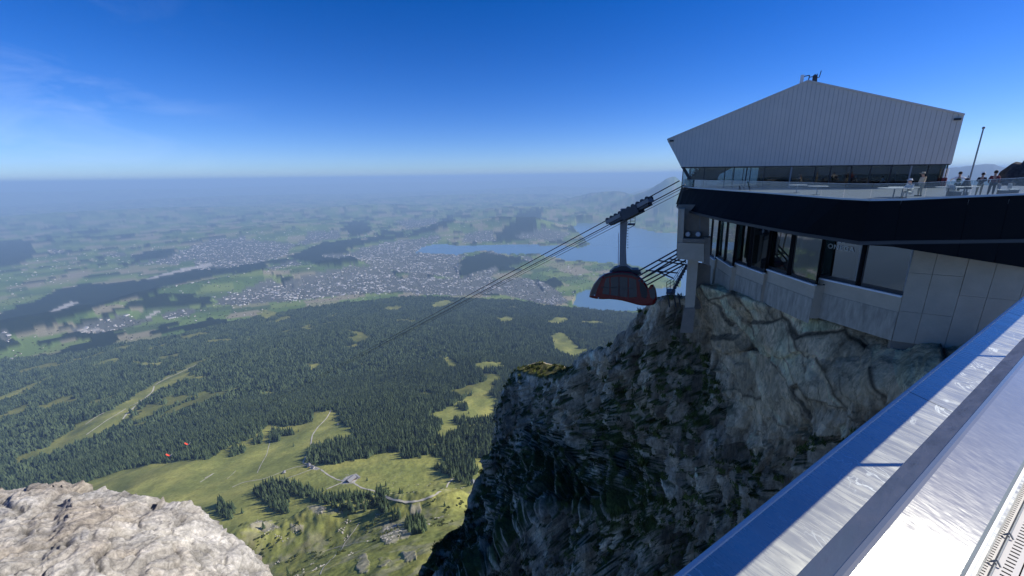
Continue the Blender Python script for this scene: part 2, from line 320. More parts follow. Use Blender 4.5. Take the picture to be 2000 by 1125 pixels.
P_farlake = [Z1([(600, 252), (750, 248), (900, 252), (1030, 268), (800, 272)]), Z3([(370, 262), (560, 252), (800, 262), (700, 275), (500, 272)])]
P_bare = [Z8([(890, 900), (960, 850), (1010, 860), (1000, 950), (930, 965)]), Z8([(780, 1040), (830, 1010), (860, 1060), (840, 1115), (790, 1105)]), Z8([(1020, 1000), (1090, 1000), (1100, 1040), (1030, 1050)]), Z8([(1020, 880), (1070, 890), (1060, 930), (1010, 930)]),
          Z8([(520, 760), (620, 765), (700, 800), (560, 800)]), Z8([(440, 860), (520, 860), (510, 900), (440, 895)]), Z8([(270, 830), (340, 840), (400, 880), (300, 900), (240, 870)]), Z8([(900, 1040), (960, 1030), (950, 1070), (890, 1080)]), Z8([(640, 790), (690, 770), (720, 800)]), Z8([(1060, 760), (1110, 750), (1120, 800), (1070, 810)])]
P_gravel = [Z8([(540, 548), (600, 570), (585, 578), (545, 572)]), Z8([(715, 625), (735, 608), (785, 596), (792, 615), (775, 645), (740, 648), (700, 650)]), Z1([(880, 880), (960, 830), (985, 835), (900, 885)]), Z1([(450, 955), (600, 940), (640, 955), (520, 965)]), Z1([(880, 650), (1150, 565), (1290, 545), (1300, 560), (1100, 605), (900, 652)]), Z1([(285, 860), (430, 790), (495, 785), (440, 815), (330, 850)])]

AZ = np.radians(np.linspace(-61, 61, 1330))
_rr = [150.0]
while _rr[-1] < 97000:
    q = _rr[-1]; zz = 1650 if q > 6000 else abs(float(np.interp(q, _pr[:, 0], _pr[:, 1])))
    _rr.append(q + max(2.2, min(1.5 * (q * q + zz * zz) / zz / 410 * 0.85, 900)))
RR = np.array(_rr)
AG, RG = np.meshgrid(AZ, RR)
TX, TY = RG * np.sin(AG), RG * np.cos(AG)
TZ = height(TX, TY)
TU, TV = projn(TX, TY, TZ)
jit = np.clip(6 * 2000 / RG, 3.2, 7)
JU = TU + jit * fbm(TX / (RG * 0.012 + 3), TY / (RG * 0.012 + 3), 0, 3, seed=41) * 1.6
JV = TV + jit * 0.6 * fbm(TX / (RG * 0.012 + 3), TY / (RG * 0.012 + 3), 0, 3, seed=45) * 1.2
inner = RG < 6300
fz = sstep(4500, 7000, RG); JU = JU + fz * 14 * fbm(TX / 520, TY / 520, 0, 4, seed=47); JV = JV + fz * 4.5 * fbm(TX / 520, TY / 520, 0, 4, seed=49)
meadow = inpoly(JU, JV, P_meadow) & (RG < 1800)
clear = np.zeros_like(meadow)
for P in P_clear: clear |= inpoly(JU, JV, P) & inner
# where the mountain's woods stop and the valley floor begins
edge = np.interp(TU, [-400, 0, 100, 260, 340, 500, 600, 700, 800, 900, 1000, 1100, 1240, 1500], [740, 702, 693, 668, 656, 618, 600, 588, 578, 582, 586, 600, 612, 625])
mount = (JV > edge) & (RG < 9000)
forest = mount & ~meadow & ~clear
ff = np.zeros_like(meadow)
for P in P_forestfar: ff |= inpoly(JU, JV, P) & (RG > 4500)
town = np.zeros(RG.shape)
for P, d in P_town: town = np.maximum(town, d * (inpoly(JU, JV, P) & (RG > 4300)))
lake = np.zeros_like(meadow)
for P in P_lake: lake |= inpoly(TU + (JU - TU) * .7, TV + (JV - TV) * .7, P) & (RG > 4000) & (RG < 26000)
lake |= (TU > 1330) & (TV > 455) & (RG > 4600) & (RG < 17000)
patch = fbm(TX / 1500, TY / 1500, 0, 5, seed=51); plain = ~mount
patch2 = fbm(TX / 520, TY / 520, 0, 4, seed=53) + .35 * fbm(TX / 4000, TY / 4000, 0, 2, seed=55)
ff |= plain & (RG > 5200) & ((patch > 0.25) | (patch2 > .30)) & (town < 0.1) & ~lake
ffm = plain & ff & ~lake
flake = np.zeros_like(meadow)
for P in P_farlake: flake |= inpoly(TU, TV, P) & (RG > 12000)
bare = np.zeros_like(meadow)
for P in P_bare: bare |= inpoly(JU, JV, P) & (RG < 1200)
gravel = np.zeros_like(meadow)
for P in P_gravel: gravel |= inpoly(TU, TV, P)
rockn = fbm(TX / 38, TY / 38, 0, 6, seed=61, ridged=True) + 0.4 * fbm(TX / 9, TY / 9, 0, 3, seed=66)
steepfront = sstep(820, 680, RG)
TZ2 = TZ.copy()
TZ2[ffm] += 22 * sstep(5000, 6000, RG[ffm])
TZ2 += bare * .9 * np.clip(rockn + 0.4, 0, 1.2)
TZ2 += (RG < 1100) * (1.4 * fbm(TX / 14, TY / 14, 0, 4, seed=68))
lk = LAKE_Z - RG ** 2 / (2 * 7.4e6)
TZ2 = np.where(lake, lk - 25, np.where((RG > 4000) & (RG < 26000), np.maximum(TZ2, lk + 6), TZ2))
# base colours
def C(*c): return np.array(c)
col = np.zeros(RG.shape + (3,))
n1 = fbm(TX / 90, TY / 90, 0, 5, seed=71)[..., None]; n2 = fbm(TX / 22, TY / 22, 0, 4, seed=75)[..., None]
mead = C(.215, .235, .068) * (1 + .35 * n1 + .25 * n2) + C(.075, .045, .012) * np.clip(n1 * 1.8 + .25, 0, 1)
col[:] = C(.05, .075, .03)
# field patchwork of the plain: cells of a jittered lattice
ang = 0.5; fx = (TX * math.cos(ang) + TY * math.sin(ang)) / 420 + 0.4 * fbm(TX / 900, TY / 900, 0, 2, seed=81); fy = (-TX * math.sin(ang) + TY * math.cos(ang)) / 260 + 0.4 * fbm(TX / 900, TY / 900, 0, 2, seed=83)
hsh = _perm[(_perm[np.floor(fx).astype(int) & 255] + np.floor(fy).astype(int)) & 255] / 255.0
FC = np.array([[.08, .125, .035], [.11, .16, .045], [.06, .10, .03], [.17, .17, .09], [.13, .17, .05], [.06, .09, .035], [.20, .18, .12]])
col = FC[(hsh * 6.99).astype(int)] * 1.25
pm = sstep(6000, 5200, RG)[..., None]
col = np.where(mount[..., None], C(.022, .03, .012) * np.ones_like(col), col)
col = np.where((meadow | clear)[..., None], mead * np.where(RG[..., None] > 1500, .85, 1), col)
col = np.where(forest[..., None], C(.016, .026, .012) * (1 + .3 * n1), col)
openc = (fbm(TX / 330, TY / 330, 0, 4, seed=141) > .30) & (RG > 1150) & (RG < 5200) & forest
col = np.where(openc[..., None], mead * .62, col)
col = np.where(ffm[..., None], C(.014, .024, .013) * (1 + .3 * n1), col)
col = np.where((town > .3)[..., None] & ~lake[..., None], C(.11, .115, .10) * (1 + .5 * n2), col)
rk = np.clip((rockn - .40) * 5, 0, 1) * steepfront * sstep(-.1, .25, fbm(TX / 70, TY / 70, 0, 3, seed=91)) * .8
rk = np.maximum(rk * .55, bare * np.clip((rockn + .05) * 1.8, 0, .85))[..., None]
col = col * (1 - rk) + C(.34, .31, .22) * rk
br = (np.clip(fbm(TX / 45, TY / 45, 0, 4, seed=95) * 3 - .3, 0, 1) * sstep(760, 690, RG) * .3)[..., None]
col = col * (1 - br) + C(.10, .075, .035) * br
col = np.where(gravel[..., None], C(.42, .40, .36), col)
al = sstep(26, 33, np.degrees(AG)) * (RG > 18000); col = col * (1 - al[..., None]) + C(.10, .10, .10) * al[..., None]
def soft(G, k):
    H = G.copy()
    for _ in range(k):
        I = H.copy(); I[1:-1] = (H[:-2] + 2 * H[1:-1] + H[2:]) / 4; H = I; I = H.copy(); I[:, 1:-1] = (H[:, :-2] + 2 * H[:, 1:-1] + H[:, 2:]) / 4; H = I
    return H
fk = .3 * sstep(4800, 6200, RG); col = col * (1 - fk[..., None]) + soft(col, 1) * fk[..., None]
fl_ = fk * (~lake); TZ2 = TZ2 * (1 - fl_) + np.where(lake, TZ2, soft(TZ2, 1)) * fl_
col = np.clip(col, 0.004, .8)

m_ter, nt, b = nodes_of('meadow wood and field cover'); N = nt.nodes.new; K = nt.links.new
at = N('ShaderNodeAttribute'); at.attribute_name = 'cover'
tc = N('ShaderNodeTexCoord'); na = N('ShaderNodeTexNoise'); na.inputs['Scale'].default_value = 0.12; na.inputs['Detail'].default_value = 8; na.inputs['Roughness'].default_value = .7; K(tc.outputs['Object'], na.inputs['Vector'])
mr = N('ShaderNodeMapRange'); mr.inputs[1].default_value = .25; mr.inputs[2].default_value = .75; mr.inputs[3].default_value = .62; mr.inputs[4].default_value = 1.38; K(na.outputs[0], mr.inputs[0])
ml = N('ShaderNodeVectorMath'); ml.operation = 'SCALE'; K(at.outputs['Color'], ml.inputs[0]); K(mr.outputs[0], ml.inputs['Scale']); K(ml.outputs[0], b.inputs['Base Color'])
b.inputs['Roughness'].default_value = 1.0; b.inputs['Specular IOR Level'].default_value = 0.05
bp = N('ShaderNodeBump'); bp.inputs['Strength'].default_value = .6; bp.inputs['Distance'].default_value = 1.2; K(na.outputs[0], bp.inputs['Height']); K(bp.outputs[0], b.inputs['Normal'])

def add_cover(me, c):
    a = me.color_attributes.new('cover', 'FLOAT_COLOR', 'POINT'); c4 = np.concatenate([c.reshape(-1, 3), np.ones((c.reshape(-1, 3).shape[0], 1))], 1); a.data.foreach_set('color', c4.astype(np.float32).ravel())
Vt = np.stack([TX, TY, TZ2], -1).reshape(-1, 3)
me = np_mesh('terrain', Vt, gridfaces(len(RR), len(AZ))[:, ::-1]); add_cover(me, col)
ter = link_mesh('terrain', me, m_ter, smooth=True); tag(ter, 'alpine slopes, meadows and the hazy plain stretching to the horizon', kind='structure')

def ground_at(x, y):
    """terrain height by bilinear lookup in the grid"""
    x = np.asarray(x, float); y = np.asarray(y, float); r = np.hypot(x, y); a = np.arctan2(x, y)
    j = np.clip(np.searchsorted(RR, r) - 1, 0, len(RR) - 2); i = np.clip(((a - AZ[0]) / (AZ[1] - AZ[0])).astype(int), 0, len(AZ) - 2)
    fr = np.clip((r - RR[j]) / (RR[j + 1] - RR[j]), 0, 1); fa = np.clip((a - AZ[i]) / (AZ[1] - AZ[0]), 0, 1)
    return (TZ2[j, i] * (1 - fr) + TZ2[j + 1, i] * fr) * (1 - fa) + (TZ2[j, i + 1] * (1 - fr) + TZ2[j + 1, i + 1] * fr) * fa
def hit(u, v, r0=350.0):
    """first point of the terrain along a line of sight"""
    d = ray(u, v); d = d / math.hypot(d[0], d[1]); rs = RR[RR > r0]
    z = ground_at(d[0] * rs, d[1] * rs); below = np.nonzero(d[2] * rs <= z)[0]
    if len(below) == 0: return None
    k = below[0]
    if k == 0: r = rs[0]
    else:
        g0 = d[2] * rs[k - 1] - z[k - 1]; g1 = d[2] * rs[k] - z[k]; r = rs[k - 1] + (rs[k] - rs[k - 1]) * g0 / (g0 - g1)
    return np.array([d[0] * r, d[1] * r, float(ground_at(d[0] * r, d[1] * r))])

# lake
m_wat, nt, b = nodes_of('lake water'); b.inputs['Base Color'].default_value = (.10, .19, .27, 1); b.inputs['Roughness'].default_value = .22; b.inputs['Specular IOR Level'].default_value = .6
nz = nt.nodes.new('ShaderNodeTexNoise'); nz.inputs['Scale'].default_value = .02; nz.inputs['Detail'].default_value = 8; tcw = nt.nodes.new('ShaderNodeTexCoord'); nt.links.new(tcw.outputs['Object'], nz.inputs['Vector'])
bp = nt.nodes.new('ShaderNodeBump'); bp.inputs['Strength'].default_value = .15; bp.inputs['Distance'].default_value = 1; nt.links.new(nz.outputs[0], bp.inputs['Height']); nt.links.new(bp.outputs[0], b.inputs['Normal'])
la = np.radians(np.linspace(-16, 58, 60)); lr = np.linspace(4000, 24000, 70); LA, LR = np.meshgrid(la, lr)
V = np.stack([LR * np.sin(LA), LR * np.cos(LA), LAKE_Z - LR ** 2 / (2 * 7.4e6)], -1).reshape(-1, 3)
lk_o = link_mesh('lake', np_mesh('lake', V, gridfaces(70, 60)[:, ::-1]), m_wat, smooth=True); tag(lk_o, 'pale blue lake arms between the wooded hills', kind='structure')
la = np.radians(np.linspace(-58, 0, 60))

# gravel paths draped on the meadow
M_grav = simple('pale gravel', (.46, .43, .34), rough=1, var=.15, scale=.2)
_paths = [(Z8([(600, 575), (640, 605), (690, 630), (730, 634)]), 4.2), (Z8([(730, 634), (670, 660), (620, 680)]), 4.0), (Z8([(740, 630), (770, 645), (810, 670), (890, 690), (960, 730), (1040, 745), (1100, 740), (1180, 715), (1230, 680), (1270, 635), (1290, 615)]), 4.4),
          (Z8([(655, 265), (630, 310), (580, 360), (555, 400), (547, 455)]), 5.0), (Z8([(525, 505), (505, 540), (545, 552), (600, 575)]), 4.2), (Z8([(550, 575), (480, 602), (410, 625), (370, 640)]), 2.6), (Z8([(540, 550), (470, 562), (410, 582), (350, 608), (300, 625), (200, 640), (130, 672)]), 2.6),
          (Z8([(345, 355), (335, 440), (320, 500), (290, 550), (268, 600)]), 2.2), (Z8([(800, 850), (770, 895), (720, 960), (710, 985), (650, 1045), (610, 1085), (595, 1125)]), 1.3), (Z8([(860, 940), (710, 970), (640, 990), (600, 1005)]), 1.2),
          (Z7([(1030, 25), (960, 60), (870, 100), (800, 135), (790, 170), (740, 215), (660, 280), (630, 320)]), 8), (Z7([(740, 210), (600, 290), (480, 370), (440, 400)]), 5), (Z7([(600, 250), (500, 300), (430, 350)]), 6), (Z7([(1105, 595), (1020, 650)]), 3), (Z7([(1220, 580), (1165, 632)]), 1.6), (Z8([(1520, 535), (1470, 542), (1425, 552)]), 4.5), (Z8([(0, 620), (50, 592)]), 3)]
for pts, wd in _paths:
    W = []
    for (a, b_), (c, d) in zip(pts[:-1], pts[1:]):
        for t in np.linspace(0, 1, 7)[:-1]:
            h = hit(a + (c - a) * t, b_ + (d - b_) * t)
            if h is not None and (not W or np.hypot(*(h - W[-1])[:2]) < 160): W.append(h)
    if len(W) < 3: continue
    W = np.array(W)
    for _ in range(2): W[1:-1] = (W[:-2] + 2 * W[1:-1] + W[2:]) / 4
    d = np.gradient(W[:, :2], axis=0); d /= np.linalg.norm(d, axis=1)[:, None] + 1e-9; nn = np.stack([-d[:, 1], d[:, 0]], 1)
    nn *= (wd * .42 * (1 + .25 * np.sin(np.arange(len(W)) * 1.7)))[:, None]
    Lp, Rp = W[:, :2] + nn, W[:, :2] - nn
    zl = np.maximum(ground_at(Lp[:, 0], Lp[:, 1]), ground_at(W[:, 0], W[:, 1])) + .5; zr = np.maximum(ground_at(Rp[:, 0], Rp[:, 1]), ground_at(W[:, 0], W[:, 1])) + .5
    V = np.concatenate([np.column_stack([Lp, zl]), np.column_stack([Rp, zr])]); n = len(W)
    o = link_mesh('gravel_path', np_mesh('gravel_path', V, np.array([(i, i + 1, n + i + 1, n + i) for i in range(n - 1)])[:, ::-1]), M_grav); tag(o, 'pale gravel path across the alpine meadow', kind='structure')

# ================================================================== TREES
def fol_mat(name, a, b_):
    m, nt, b = nodes_of(name); N = nt.nodes.new; K = nt.links.new
    oi = N('ShaderNodeObjectInfo'); geo = N('ShaderNodeNewGeometry'); nz = N('ShaderNodeTexNoise'); nz.inputs['Scale'].default_value = .012; nz.inputs['Detail'].default_value = 6; K(geo.outputs['Position'], nz.inputs['Vector'])
    ad = N('ShaderNodeMath'); ad.operation = 'ADD'; K(oi.outputs['Random'], ad.inputs[0]); K(nz.outputs[0], ad.inputs[1])
    mr = N('ShaderNodeMapRange'); mr.inputs[1].default_value = .35; mr.inputs[2].default_value = 1.45; K(ad.outputs[0], mr.inputs[0])
    mx = N('ShaderNodeMix'); mx.data_type = 'RGBA'; K(mr.outputs[0], mx.inputs[0]); mx.inputs[6].default_value = a + (1,); mx.inputs[7].default_value = b_ + (1,)
    K(mx.outputs[2], b.inputs['Base Color']); b.inputs['Roughness'].default_value = .9; b.inputs['Specular IOR Level'].default_value = .1; return m
M_spruce = fol_mat('spruce needles', (.016, .032, .018), (.085, .118, .055))
M_bark = simple('bark', (.08, .06, .045), rough=1, var=.3)
def spruce_mesh(name, n=7, tiers=5, seed=0, H=1.0, W=.2):
    rn = random.Random(seed); vs, fs = [], []
    for t in range(tiers):
        z0 = .08 + .80 * t / tiers; z1 = min(1.0, z0 + 1.55 * .86 / tiers + (.05 if t == tiers - 1 else 0)); rr = W * (1 - t / tiers) ** .85 * (1 + rn.uniform(-.1, .1))
        if t == tiers - 1: z1 = 1.0
        b = len(vs); ph = rn.random() * 6; vs.append((rn.uniform(-.01, .01), rn.uniform(-.01, .01), z1))
        for i in range(2 * n):
            a = ph + math.pi * i / n; q = rr * (rn.uniform(.9, 1.15) if i % 2 == 0 else rn.uniform(.5, .68)); vs.append((q * math.cos(a), q * math.sin(a), z0 + (0 if i % 2 == 0 else .05)))
        for i in range(2 * n): fs.append((b, b + 1 + i, b + 1 + (i + 1) % (2 * n)))
    me = bpy.data.meshes.new(name); me.from_pydata(vs, [], fs); me.materials.append(M_spruce); return me
def trunk_mesh():
    mb = MB(); mb.tube((0, 0, -.06), (0, 0, .14), .022, .018, n=6); me = bpy.data.meshes.new('trunk'); me.from_pydata(mb.v, [], mb.f); me.materials.append(M_bark); return me
def cluster_mesh(name, seed, cnt=8, span=25.0):
    rn = random.Random(seed); vs, fs = [], []
    for k in range(cnt):
        x, y = rn.uniform(-span / 2, span / 2), rn.uniform(-span / 2, span / 2); h = rn.uniform(13, 32); w = h * rn.uniform(.16, .24); b = len(vs); n = 5; ph = rn.random() * 6
        for j, (zz, q) in enumerate(((.0, w), (.42, w * .72))):
            bb = len(vs); vs.append((x, y, h * (.62 if j == 0 else 1)))
            for i in range(n): a = ph + j + 2 * math.pi * i / n; vs.append((x + q * rn.uniform(.8, 1.2) * math.cos(a), y + q * rn.uniform(.8, 1.2) * math.sin(a), h * zz))
            for i in range(n): fs.append((bb, bb + 1 + i, bb + 1 + (i + 1) % n))
    me = bpy.data.meshes.new(name); me.from_pydata(vs, [], fs); me.materials.append(M_spruce); return me

def scatter(name, P, sc, protos, label, mat_dummy=None, rots=None):
    """one object that instances the prototypes on points"""
    pc = bpy.data.collections.new(name + '_kinds')
    for i, p in enumerate(protos):
        o = bpy.data.objects.new(name + '_kind', p); pc.objects.link(o)
    me = bpy.data.meshes.new(name); me.vertices.add(len(P)); me.vertices.foreach_set('co', P.astype(np.float32).ravel())
    a = me.attributes.new('sc', 'FLOAT_VECTOR', 'POINT'); a.data.foreach_set('vector', sc.astype(np.float32).ravel())
    a = me.attributes.new('rz', 'FLOAT', 'POINT'); a.data.foreach_set('value', (RNG.uniform(0, 6.28, len(P)) if rots is None else rots).astype(np.float32))
    a = me.attributes.new('idx', 'INT', 'POINT'); a.data.foreach_set('value', RNG.integers(0, len(protos), len(P)).astype(np.int32))
    o = bpy.data.objects.new(name, me); COL.objects.link(o)
    ng = bpy.data.node_groups.new(name + '_scatter', 'GeometryNodeTree'); ng.interface.new_socket('Geometry', in_out='INPUT', socket_type='NodeSocketGeometry'); ng.interface.new_socket('Geometry', in_out='OUTPUT', socket_type='NodeSocketGeometry')
    N = ng.nodes.new; K = ng.links.new; gi, go = N('NodeGroupInput'), N('NodeGroupOutput')
    ci = N('GeometryNodeCollectionInfo'); ci.inputs['Collection'].default_value = pc; ci.inputs['Separate Children'].default_value = True; ci.inputs['Reset Children'].default_value = True
    ip = N('GeometryNodeInstanceOnPoints'); ip.inputs['Pick Instance'].default_value = True
    def attr(nm, ty): q = N('GeometryNodeInputNamedAttribute'); q.data_type = ty; q.inputs['Name'].default_value = nm; return q.outputs[0]
    cx = N('ShaderNodeCombineXYZ'); K(attr('rz', 'FLOAT'), cx.inputs[2])
    K(gi.outputs[0], ip.inputs['Points']); K(ci.outputs[0], ip.inputs['Instance']); K(attr('idx', 'INT'), ip.inputs['Instance Index']); K(cx.outputs[0], ip.inputs['Rotation']); K(attr('sc', 'FLOAT_VECTOR'), ip.inputs['Scale']); K(ip.outputs[0], go.inputs[0])
    md = o.modifiers.new('scatter', 'NODES'); md.node_group = ng
    tag(o, label, kind='stuff'); return o

def lookup(mask, x, y):
    r = np.hypot(x, y); a = np.arctan2(x, y); j = np.clip(np.searchsorted(RR, r), 0, len(RR) - 1); i = np.clip(np.round((a - AZ[0]) / (AZ[1] - AZ[0])).astype(int), 0, len(AZ) - 1); return mask[j, i]
def rand_sector(n, r0, r1, a0, a1):
    r = np.sqrt(RNG.uniform(r0 * r0, r1 * r1, n)); a = np.radians(RNG.uniform(a0, a1, n)); return r * np.sin(a), r * np.cos(a)
open_ = (fbm(TX / 330, TY / 330, 0, 4, seed=141) > .30) & (RG > 1150) & (RG < 5200) & forest
forest &= ~gravel & ~open_
# groves standing on the meadow
P_grove = [Z8([(550, 490), (560, 460), (620, 440), (760, 420), (930, 440), (945, 480), (800, 520), (650, 520), (640, 548), (555, 545)]), Z8([(1020, 470), (1080, 470), (1120, 510), (1020, 515)]),
           Z8([(260, 690), (350, 640), (470, 655), (560, 680), (640, 725), (780, 715), (900, 720), (960, 740), (1000, 830), (960, 850), (900, 790), (800, 780), (700, 800), (640, 755), (520, 720), (430, 700), (440, 800), (380, 800), (320, 760)]),
           Z8([(340, 400), (360, 370), (400, 365), (470, 390), (440, 400), (400, 400), (380, 430), (340, 430)]), Z8([(245, 430), (255, 400), (300, 410), (300, 440), (250, 442)]), Z8([(130, 490), (150, 460), (215, 465), (210, 490), (140, 505)]), Z8([(1030, 850), (1070, 810), (1130, 840), (1150, 920), (1110, 930), (1060, 900)]),
           Z8([(1180, 560), (1250, 540), (1400, 650), (1360, 660), (1290, 620)]), Z8([(60, 770), (100, 740), (160, 790), (140, 830), (80, 820)]), Z8([(900, 690), (935, 690), (935, 730), (900, 730)]), Z8([(1310, 240), (1345, 235), (1345, 265), (1315, 265)]), Z8([(1460, 180), (1500, 180), (1490, 205)]), Z8([(1270, 320), (1350, 310), (1330, 350)])]
grove = np.zeros_like(meadow)
for P in P_grove: grove |= inpoly(JU, JV, P) & (RG < 1700)
x, y = rand_sector(150000, 420, 2300, -60, 24)
kf = lookup(forest, x, y); kg = lookup(grove, x, y); thin = fbm(x / 60, y / 60, 0, 3, seed=101)
keep = (kf & (thin > -.5)) | (kg & (RNG.random(len(x)) < .8))
x, y = x[keep], y[keep]
# loners
lon = [(460, 452), (1135, 0)]
lone_px = [Z8([p])[0] for p in [(460, 455), (772, 530), (937, 660), (952, 705), (915, 715), (1010, 700), (1022, 700), (432, 1120), (870, 855), (1100, 495), (1115, 515), (1365, 285), (1380, 320), (195, 800), (1440, 580), (660, 320), (1240, 765), (840, 632), (305, 880), (1495, 212), (485, 378), (610, 688)]]
lone = np.array([hit(*p)[:2] for p in lone_px if hit(*p) is not None])
x = np.concatenate([lone[:, 0], x]); y = np.concatenate([lone[:, 1], y]); z = ground_at(x, y)
is_lone = np.zeros(len(x), bool); is_lone[:len(lone)] = True
# enforce some spacing: one tree per 5.5 m cell
cell = np.floor(x / 6.8).astype(np.int64) * 100003 + np.floor(y / 6.8).astype(np.int64)
_, ui = np.unique(cell, return_index=True); ui = np.sort(ui); x, y, z, is_lone = x[ui], y[ui], z[ui], is_lone[ui]
hgt = RNG.uniform(11, 30, len(x)) * (1 - .25 * (np.hypot(x, y) < 800)); hgt[is_lone] = RNG.uniform(10, 17, is_lone.sum())
wdt = hgt * RNG.uniform(.85, 1.35, len(x))
uu, vv = projn(x, y, z + hgt * .5)
P_rockhide = [(-200, 940), (60, 930), (120, 950), (260, 960), (340, 985), (430, 1040), (520, 1120), (520, 1300), (-200, 1300)]
P_ridgehide = [(985, 720), (965, 800), (965, 920), (925, 960), (900, 1030), (850, 1060), (820, 1130), (820, 1300), (2200, 1300), (2200, 300), (1330, 300), (1300, 580), (1240, 610), (1210, 655), (1140, 690), (1090, 738), (1040, 728)]
vis = (uu > 0) & (uu < 1330) & (vv < 1125) & ~inpoly(uu, vv, P_rockhide) & ~inpoly(uu, vv, P_ridgehide)
dd = np.sqrt(x * x + y * y + z * z) / hgt
order = np.argsort(np.where(vis, dd, 1e9)); near = order[:300]
rest = np.ones(len(x), bool); rest[near] = False
trunk_me = trunk_mesh(); crowns = [spruce_mesh('crown', 8, 7, s, W=.19 + .02 * (s % 3)) for s in range(4)]
def tree_label(u, v, ln):
    G = P_grove
    if ln: return 'single dark spruce standing alone on the open sunlit meadow', 'lone spruces on the meadow'
    pt = (np.array([u]), np.array([v]))
    if inpoly(*pt, [(480, 930), (560, 920), (820, 940), (830, 1040), (560, 1030), (480, 1010)])[0]: return 'dark spruce in the belt of trees along the crest below the farm', 'spruces in the belt below the farm'
    if v > 1000 or u < 500 and v > 940: return 'small spruce on the rocky grass slope beside the cliffs', 'spruces on the lower rocky slope'
    if inpoly(*pt, [(590, 840), (770, 840), (770, 915), (590, 915)])[0]: return 'dark spruce in the dense block of trees above the farm', 'spruces in the block above the farm'
    if u > 770 and v < 900: return 'spruce in the wood that closes the meadow on its far right side', 'spruces closing the far right of the meadow'
    if u > 770: return 'spruce at the wood edge where the gravel path meets the cliffs', 'spruces at the wood edge near the cliffs'
    return 'spruce along the front edge of the big forest over the meadow', 'spruces along the forest front'
for k in near:
    e = empty('spruce_tree', (x[k], y[k], z[k] - .3)); e.rotation_euler[2] = random.random() * 6.28; e.scale = (wdt[k], wdt[k], hgt[k])
    lb, gr = tree_label(uu[k], vv[k] + 3, is_lone[k]); tag(e, lb, 'tree', gr)
    for nm, mm in (('crown', crowns[k % 4]), ('trunk', trunk_me)):
        o = bpy.data.objects.new(nm, mm); o.parent = e; COL.objects.link(o)
low = [spruce_mesh('spruce', 5, 4, s + 20, W=.2) for s in range(4)]
P = np.column_stack([x, y, z - .3])[rest]; sc = np.column_stack([wdt, wdt, hgt])[rest]
scatter('forest_trees', P, sc, low, 'dense dark spruce forest on the slopes below the summit')
x, y = rand_sector(60000, 2300, 6600, -61, 26)
kf = lookup(forest, x, y); x, y = x[kf], y[kf]
cell = np.floor(x / 21).astype(np.int64) * 100003 + np.floor(y / 21).astype(np.int64); _, ui = np.unique(cell, return_index=True); x, y = x[ui], y[ui]
P = np.column_stack([x, y, ground_at(x, y) - 1]); sz = RNG.uniform(.8, 1.2, len(x)); thk = .9 + .25 * fbm(x / 200, y / 200, 0, 3, seed=111)
scatter('distant_forest', P, np.column_stack([sz * 1.15, sz * 1.15, sz * thk]), [cluster_mesh('tree_clump', s) for s in range(5)], 'distant blue green forest covering the lower mountain flank')
# scattered broadleaf bushes on the near slope
def bush_mesh(s):
    rn = random.Random(s); mb = MB()
    for k in range(7): mb.ball((rn.uniform(-.4, .4), rn.uniform(-.4, .4), rn.uniform(.1, .5)), rn.uniform(.22, .4), n=7)
    vs = [tuple(c + rn.uniform(-.06, .06) for c in p) for p in mb.v]; me = bpy.data.meshes.new('bush'); me.from_pydata(vs, [], mb.f); me.materials.append(M_bush); return me
M_bush = fol_mat('bush leaves', (.030, .042, .014), (.075, .085, .028))
x, y = rand_sector(9000, 420, 900, -58, 6); k = lookup(meadow, x, y) & (fbm(x / 45, y / 45, 0, 3, seed=121) > .22) & (np.hypot(x, y) < 760 + 60 * RNG.random(len(x))); x, y = x[k], y[k]; s = RNG.uniform(1.2, 4.2, len(x))
scatter('slope_bushes', np.column_stack([x, y, ground_at(x, y)]), np.column_stack([s, s, s * .8]), [bush_mesh(q) for q in range(4)], 'low brownish green bushes dotting the near grass slope')
x, y = rand_sector(16000, 4600, 9500, -60, 26); k = lookup(~mount & ~lake & ~ffm, x, y) & (RNG.random(len(x)) < .35); x, y = x[k], y[k]; s = RNG.uniform(7, 14, len(x))
scatter('valley_trees', np.column_stack([x, y, ground_at(x, y)]), np.column_stack([s, s, s]), [bush_mesh(q + 9) for q in range(3)], 'small dark trees scattered between the fields of the valley')

def stone_mesh(s):
    rn = random.Random(s); mb = MB(); mb.ball((0, 0, .15), .6, n=7, sz=.6); vs = [tuple(c * rn.uniform(.75, 1.25) for c in p) for p in mb.v]; me = bpy.data.meshes.new('stone'); me.from_pydata(vs, [], mb.f); me.materials.append(M_stone); return me
M_stone = simple('pale field stone', (.42, .39, .32), rough=1, var=.3, scale=.6)
x, y = rand_sector(26000, 420, 980, -58, 6); k = lookup(meadow, x, y) & (fbm(x / 30, y / 30, 0, 4, seed=125) > .30 - .25 * lookup(bare.astype(float), x, y)) & (np.hypot(x, y) < 720 + 260 * RNG.random(len(x)) ** 3); x, y = x[k], y[k]; s = RNG.uniform(.5, 2.4, len(x)) ** 1.2
scatter('slope_stones', np.column_stack([x, y, ground_at(x, y)]), np.column_stack([s, s * RNG.uniform(.6, 1.2, len(x)), s * .7]), [stone_mesh(q) for q in range(4)], 'pale limestone stones strewn over the near grass slope')

